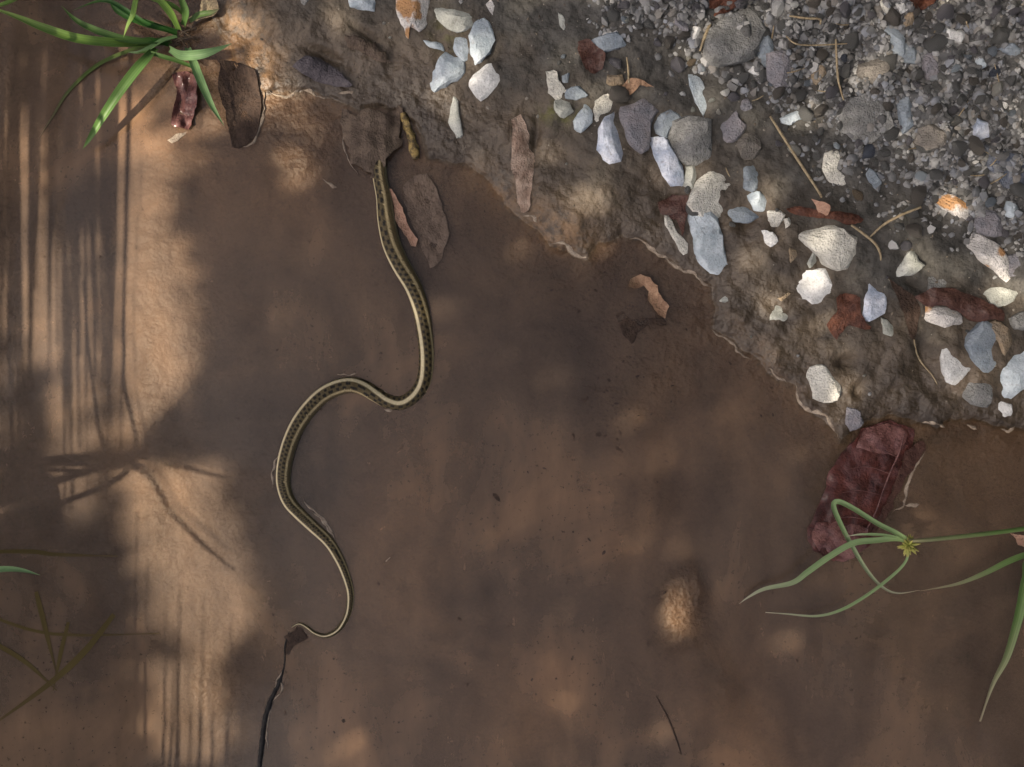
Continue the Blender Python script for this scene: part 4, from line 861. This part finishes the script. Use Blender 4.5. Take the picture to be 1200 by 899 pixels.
# ------------------------------------------------------------------ what shades the puddle: tall grass beside it and a tree (both out of frame)
def up_to_sun(px, py, h):                  # the point at height h whose shadow falls on a water pixel
    p = W(px, py); return p+SUN_DIR*(h/SUN_DIR.z)
tg = empty('tall_grass', W(-330, 720, 0)); tag(tg, 'clump of tall reedy grass growing in the water beside the puddle edge', 'tall grass'); tr_ = tg.location.copy()
SH = [([(148,205),(146,330),(145,440),(143,545)], 5), ([(97,330),(105,430),(120,520),(140,560)], 7), ([(140,545),(200,600),(240,640),(275,668)], 10), ([(140,540),(180,500),(240,440)], 13), ([(145,535),(200,545),(265,560)], 12),
      ([(60,180),(66,300),(66,420),(60,560)], 14), ([(22,210),(20,330),(18,480),(16,620)], 14), ([(46,250),(48,360),(46,480)], 9), ([(98,150),(96,260),(100,330),(120,380)], 26), ([(160,560),(172,640),(190,740),(190,840)], 7),
      ([(110,560),(125,650),(140,740)], 24), ([(78,470),(90,560),(110,660)], 8), ([(2,60),(20,120),(40,190)], 12), ([(40,40),(58,110),(60,190)], 10), ([(200,780),(205,830),(206,880)], 4), ([(212,770),(218,810),(222,850)], 5), ([(232,740),(238,800),(242,860)], 5), ([(185,640),(196,700),(206,760)], 6), ([(40,560),(60,660),(70,780),(60,890)], 30), ([(5,640),(20,760),(20,900)], 36), ([(95,680),(120,780),(130,900)], 30)]
SH = [q for q in SH if not (max(p[0] for p in q[0]) < 130 and q[1] < 28) and not (min(p[1] for p in q[0]) > 555 and q[1] < 28 and q[0][0][0] > 100)]
reed = empty('tall_grass', W(60, -330, 0)); tag(reed, 'row of tall reeds standing in the water beyond the bright grass tuft', 'tall grass'); rr0 = reed.location.copy()
RS = [(rp.uniform(-15, 135), rp.uniform(330, 640), rp.uniform(5, 13)) for k in range(26)]+[(146, 540, 6)]
for x, y1, wd in RS:
    x0 = x+rp.uniform(-30, 10); ys = np.linspace(-330+rp.uniform(-30, 30), y1, 6); q = []
    for j, yy in enumerate(ys):
        t = j/5; hh_ = .60*t**.8*(.75+.25*(y1/700)); q.append(up_to_sun(x0+(x-x0)*t+4*math.sin(3*t+x), yy, max(0.0, hh_)))
    blade('blade', q, wd/1000, MG['green'], reed, rr0, keel=.1, tipw=.25, w0=.6)
reed2 = empty('tall_grass', W(170, 1290, 0)); tag(reed2, 'tall reeds standing in the water below the drowned weed stems', 'tall grass'); rr0 = reed2.location.copy()
for x, y1, wd in ((160, 600, 7), (176, 660, 6), (192, 700, 5), (204, 735, 6), (214, 690, 9), (224, 760, 5), (236, 700, 7), (250, 780, 6), (268, 720, 8), (140, 640, 10), (120, 600, 14)):
    q = []; x0 = x+rp.uniform(-25, 5)
    for t, yy in zip(np.linspace(0, 1, 6), np.linspace(1290, y1, 6)): q.append(up_to_sun(x0+(x-x0)*t+3*math.sin(4*t+x), yy, .52*t**.8))
    blade('blade', q, wd/1000, MG['green'], reed2, rr0, keel=.1, tipw=.25, w0=.6)
for i, (pts, wd) in enumerate(SH):
    h0 = .34+.05*(i % 5); q = [up_to_sun(x, y, h0+.03*math.sin(1.5*j+i)-.015*j) for j, (x, y) in enumerate(pts)]
    r0 = tr_+Vector((rp.uniform(-.09, .05), rp.uniform(-.12, .12), -.004)); far = q[0] if (q[0]-r0).length < (q[-1]-r0).length else q[-1]
    if far is q[-1]: q = q[::-1]
    mid = r0*.5+q[0]*.5+Vector((-.04, 0, .10))
    blade('blade', [r0, mid]+q, wd/1000, MG['green'], tg, tr_, keel=.1, tipw=.35, w0=.5)

LIT = [  # (gap polygon on the water, share of leaves left in it)
 ([(125,120),(170,120),(215,330),(230,425),(200,482),(140,518)], 0), ([(145,562),(250,547),(290,660),(288,725),(262,772),(190,748),(150,640)], 0), ([(178,768),(255,788),(262,895),(188,895)], .05), ([(110,100),(190,100),(250,330),(268,440),(310,660),(305,740),(285,895),(170,895),(130,640),(120,400)], .62), ([(-60,30),(300,20),(310,110),(240,190),(110,190),(-60,140)], .22),
 ([(20,170),(50,170),(52,400),(24,400)], 0), ([(62,280),(100,280),(104,440),(98,610),(70,610)], 0), ([(0,250),(14,250),(14,620),(0,620)], .1), ([(310,95),(380,110),(382,180),(350,240),(320,200)], .40), ([(262,20),(330,60),(340,115),(280,115)], .45),
 ([(740,555),(785,550),(815,635),(785,660),(735,630)], .30), ([(783,685),(815,676),(808,745),(783,745)], .3), ([(570,900),(585,820),(665,810),(690,900)], .55), ([(365,800),(420,800),(430,900),(375,900)], .5)]
LIT = [(np.array(p), k) for p, k in LIT]
def in_poly(P, x, y):
    r = np.zeros(x.shape, bool)
    for i in range(len(P)):
        (ax, ay), (bx, by) = P[i], P[(i+1) % len(P)]
        if ay == by: continue
        r ^= ((ay > y) != (by > y)) & (x < (bx-ax)*(y-ay)/(by-ay)+ax)
    return r
NL = 36000
lx = RNG.uniform(-400, 1600, NL); ly = RNG.uniform(-380, 1280, NL); keep = np.ones(NL, bool)
for P, k in LIT:
    g = np.zeros(NL, bool)
    for dx, dy in ((0, 0), (10, 0), (-10, 0), (0, 10), (0, -10)): g |= in_poly(P, lx+dx, ly+dy)
    keep &= ~g | (RNG.random(NL) < k)
thin = sstep(-60, 60, signed_dist(lx, ly)); keep &= RNG.random(NL) < .96-.55*thin
edge = np.hypot((lx-600)/860, (ly-450)/720)**2.2+fbm(lx, ly, 320, 4, 40)*.75; keep &= edge < 1.15+RNG.normal(0, .08, NL)
lx, ly = lx[keep], ly[keep]; n = len(lx)
lh = RNG.uniform(2.2, 3.1, n); sd_ = np.array(SUN_DIR)
ctr = np.stack([(lx-600)/1000, (449.5-ly)/1000, np.zeros(n)], 1)+sd_*(lh/sd_[2])[:, None]
A = RNG.normal(size=(n, 3)); A /= np.linalg.norm(A, axis=1)[:, None]; B = np.cross(A, RNG.normal(size=(n, 3))+sd_*1.0); B /= np.linalg.norm(B, axis=1)[:, None]
ln = RNG.uniform(.020, .034, n)[:, None]; wdh = ln*RNG.uniform(.45, .6, (n, 1))
Cn = np.cross(A, B)
Lv = np.stack([ctr-A*ln, ctr-A*ln*.1+B*wdh, ctr+A*ln, ctr-A*ln*.1-B*wdh, ctr+Cn*ln*.15], 1).reshape(-1, 3)
tc = Vector(ctr.mean(0)); base = up_to_sun(620, 1080, 2.3)+Vector((-.35, -.65, 0)); base.z = gh_xy(base.x, base.y)-.02
tree = empty('overhanging_tree', base); tag(tree, 'small leafy tree leaning over the puddle and shading it', 'tree')
i5 = np.arange(n)*5; Fq = np.stack([np.stack([i5+a, i5+b_, i5+4], 1) for a, b_ in ((0, 1), (1, 2), (2, 3), (3, 0))], 1).reshape(-1, 3)
cm = bpy.data.meshes.new('crown'); cm.from_pydata((Lv-np.array(base)).tolist(), [], Fq.tolist()); cm.update(); fattr(cm, 'along', RNG.random(len(Lv))); fattr(cm, 'across', np.zeros(len(Lv)))
cr = link('crown', cm, MG['canopy'], tree); cr['kind'] = 'stuff'
top = up_to_sun(620, 1080, 2.3)
tube('trunk', [base, base*.7+top*.3+Vector((-.06, 0, .18)), base*.3+top*.7+Vector((0, 0, .12)), top], [.075, .06, .042, .022], ML['bark'], tree, origin=base, lump=.1)
for px, py, hh_ in ((450, 760, 2.5), (700, 500, 2.7), (900, 800, 2.6), (1100, 400, 2.8), (820, 150, 2.9), (320, 1120, 2.5), (1050, 1000, 2.6), (560, 640, 2.6), (950, 560, 2.7)):
    e = up_to_sun(px, py, hh_); tube('limb', [top, (top+e)/2+Vector((.02, 0, .05)), e], [.013, .008, .003], ML['bark'], tree, origin=base, seg=7)

# shrubs added across the puddle, unseen, to close off the low sky there
def added_shrub(px, py, rad, hgt, label):
    b0 = W(px, py); b0.z = gh_xy(b0.x, b0.y)-.02; e = empty('added_shrub', b0); tag(e, label, 'added_shrub', 'added unseen shrubs behind the gravel bank')
    n = 5200; d = RNG.normal(size=(n, 3)); d /= np.linalg.norm(d, axis=1)[:, None]; rr = RNG.random(n)**.45
    c = d*rr[:, None]*np.array([rad, rad, hgt*.5])*(1+.35*fbm(d[:, 0]*3+px, d[:, 1]*3+d[:, 2]*2, 1.0, 3, 50))[:, None]+np.array([0, 0, hgt*.55]); c[:, 2] = np.maximum(c[:, 2], .06)
    A = RNG.normal(size=(n, 3)); A /= np.linalg.norm(A, axis=1)[:, None]; B = np.cross(A, RNG.normal(size=(n, 3))); B /= np.linalg.norm(B, axis=1)[:, None]
    ln = RNG.uniform(.03, .06, n)[:, None]; v = np.stack([c-A*ln, c+B*ln*.5, c+A*ln, c-B*ln*.5], 1).reshape(-1, 3); i4 = np.arange(n)*4
    cm = bpy.data.meshes.new('crown'); cm.from_pydata(v.tolist(), [], np.stack([i4, i4+1, i4+2, i4+3], 1).tolist()); cm.update(); fattr(cm, 'along', RNG.random(len(v))); fattr(cm, 'across', np.zeros(len(v)))
    o = link('crown', cm, MG['canopy'], e); o['kind'] = 'stuff'
    for k in range(5):
        a = k*1.26; tube('stem', [b0, b0+Vector((math.cos(a)*.12, math.sin(a)*.12, hgt*.4)), b0+Vector((math.cos(a)*rad*.6, math.sin(a)*rad*.6, hgt*.8))], [.02, .014, .005], ML['bark'], e, origin=b0, seg=6)
for px, py, rad, hgt in ((2000, 850, .6, 1.9), (2050, 150, .65, 2.1), (1750, -500, .6, 1.9), (1000, -850, .6, 1.8)):
    added_shrub(px, py, rad, hgt, 'added unseen bush closing off the low sky behind the gravel bank')
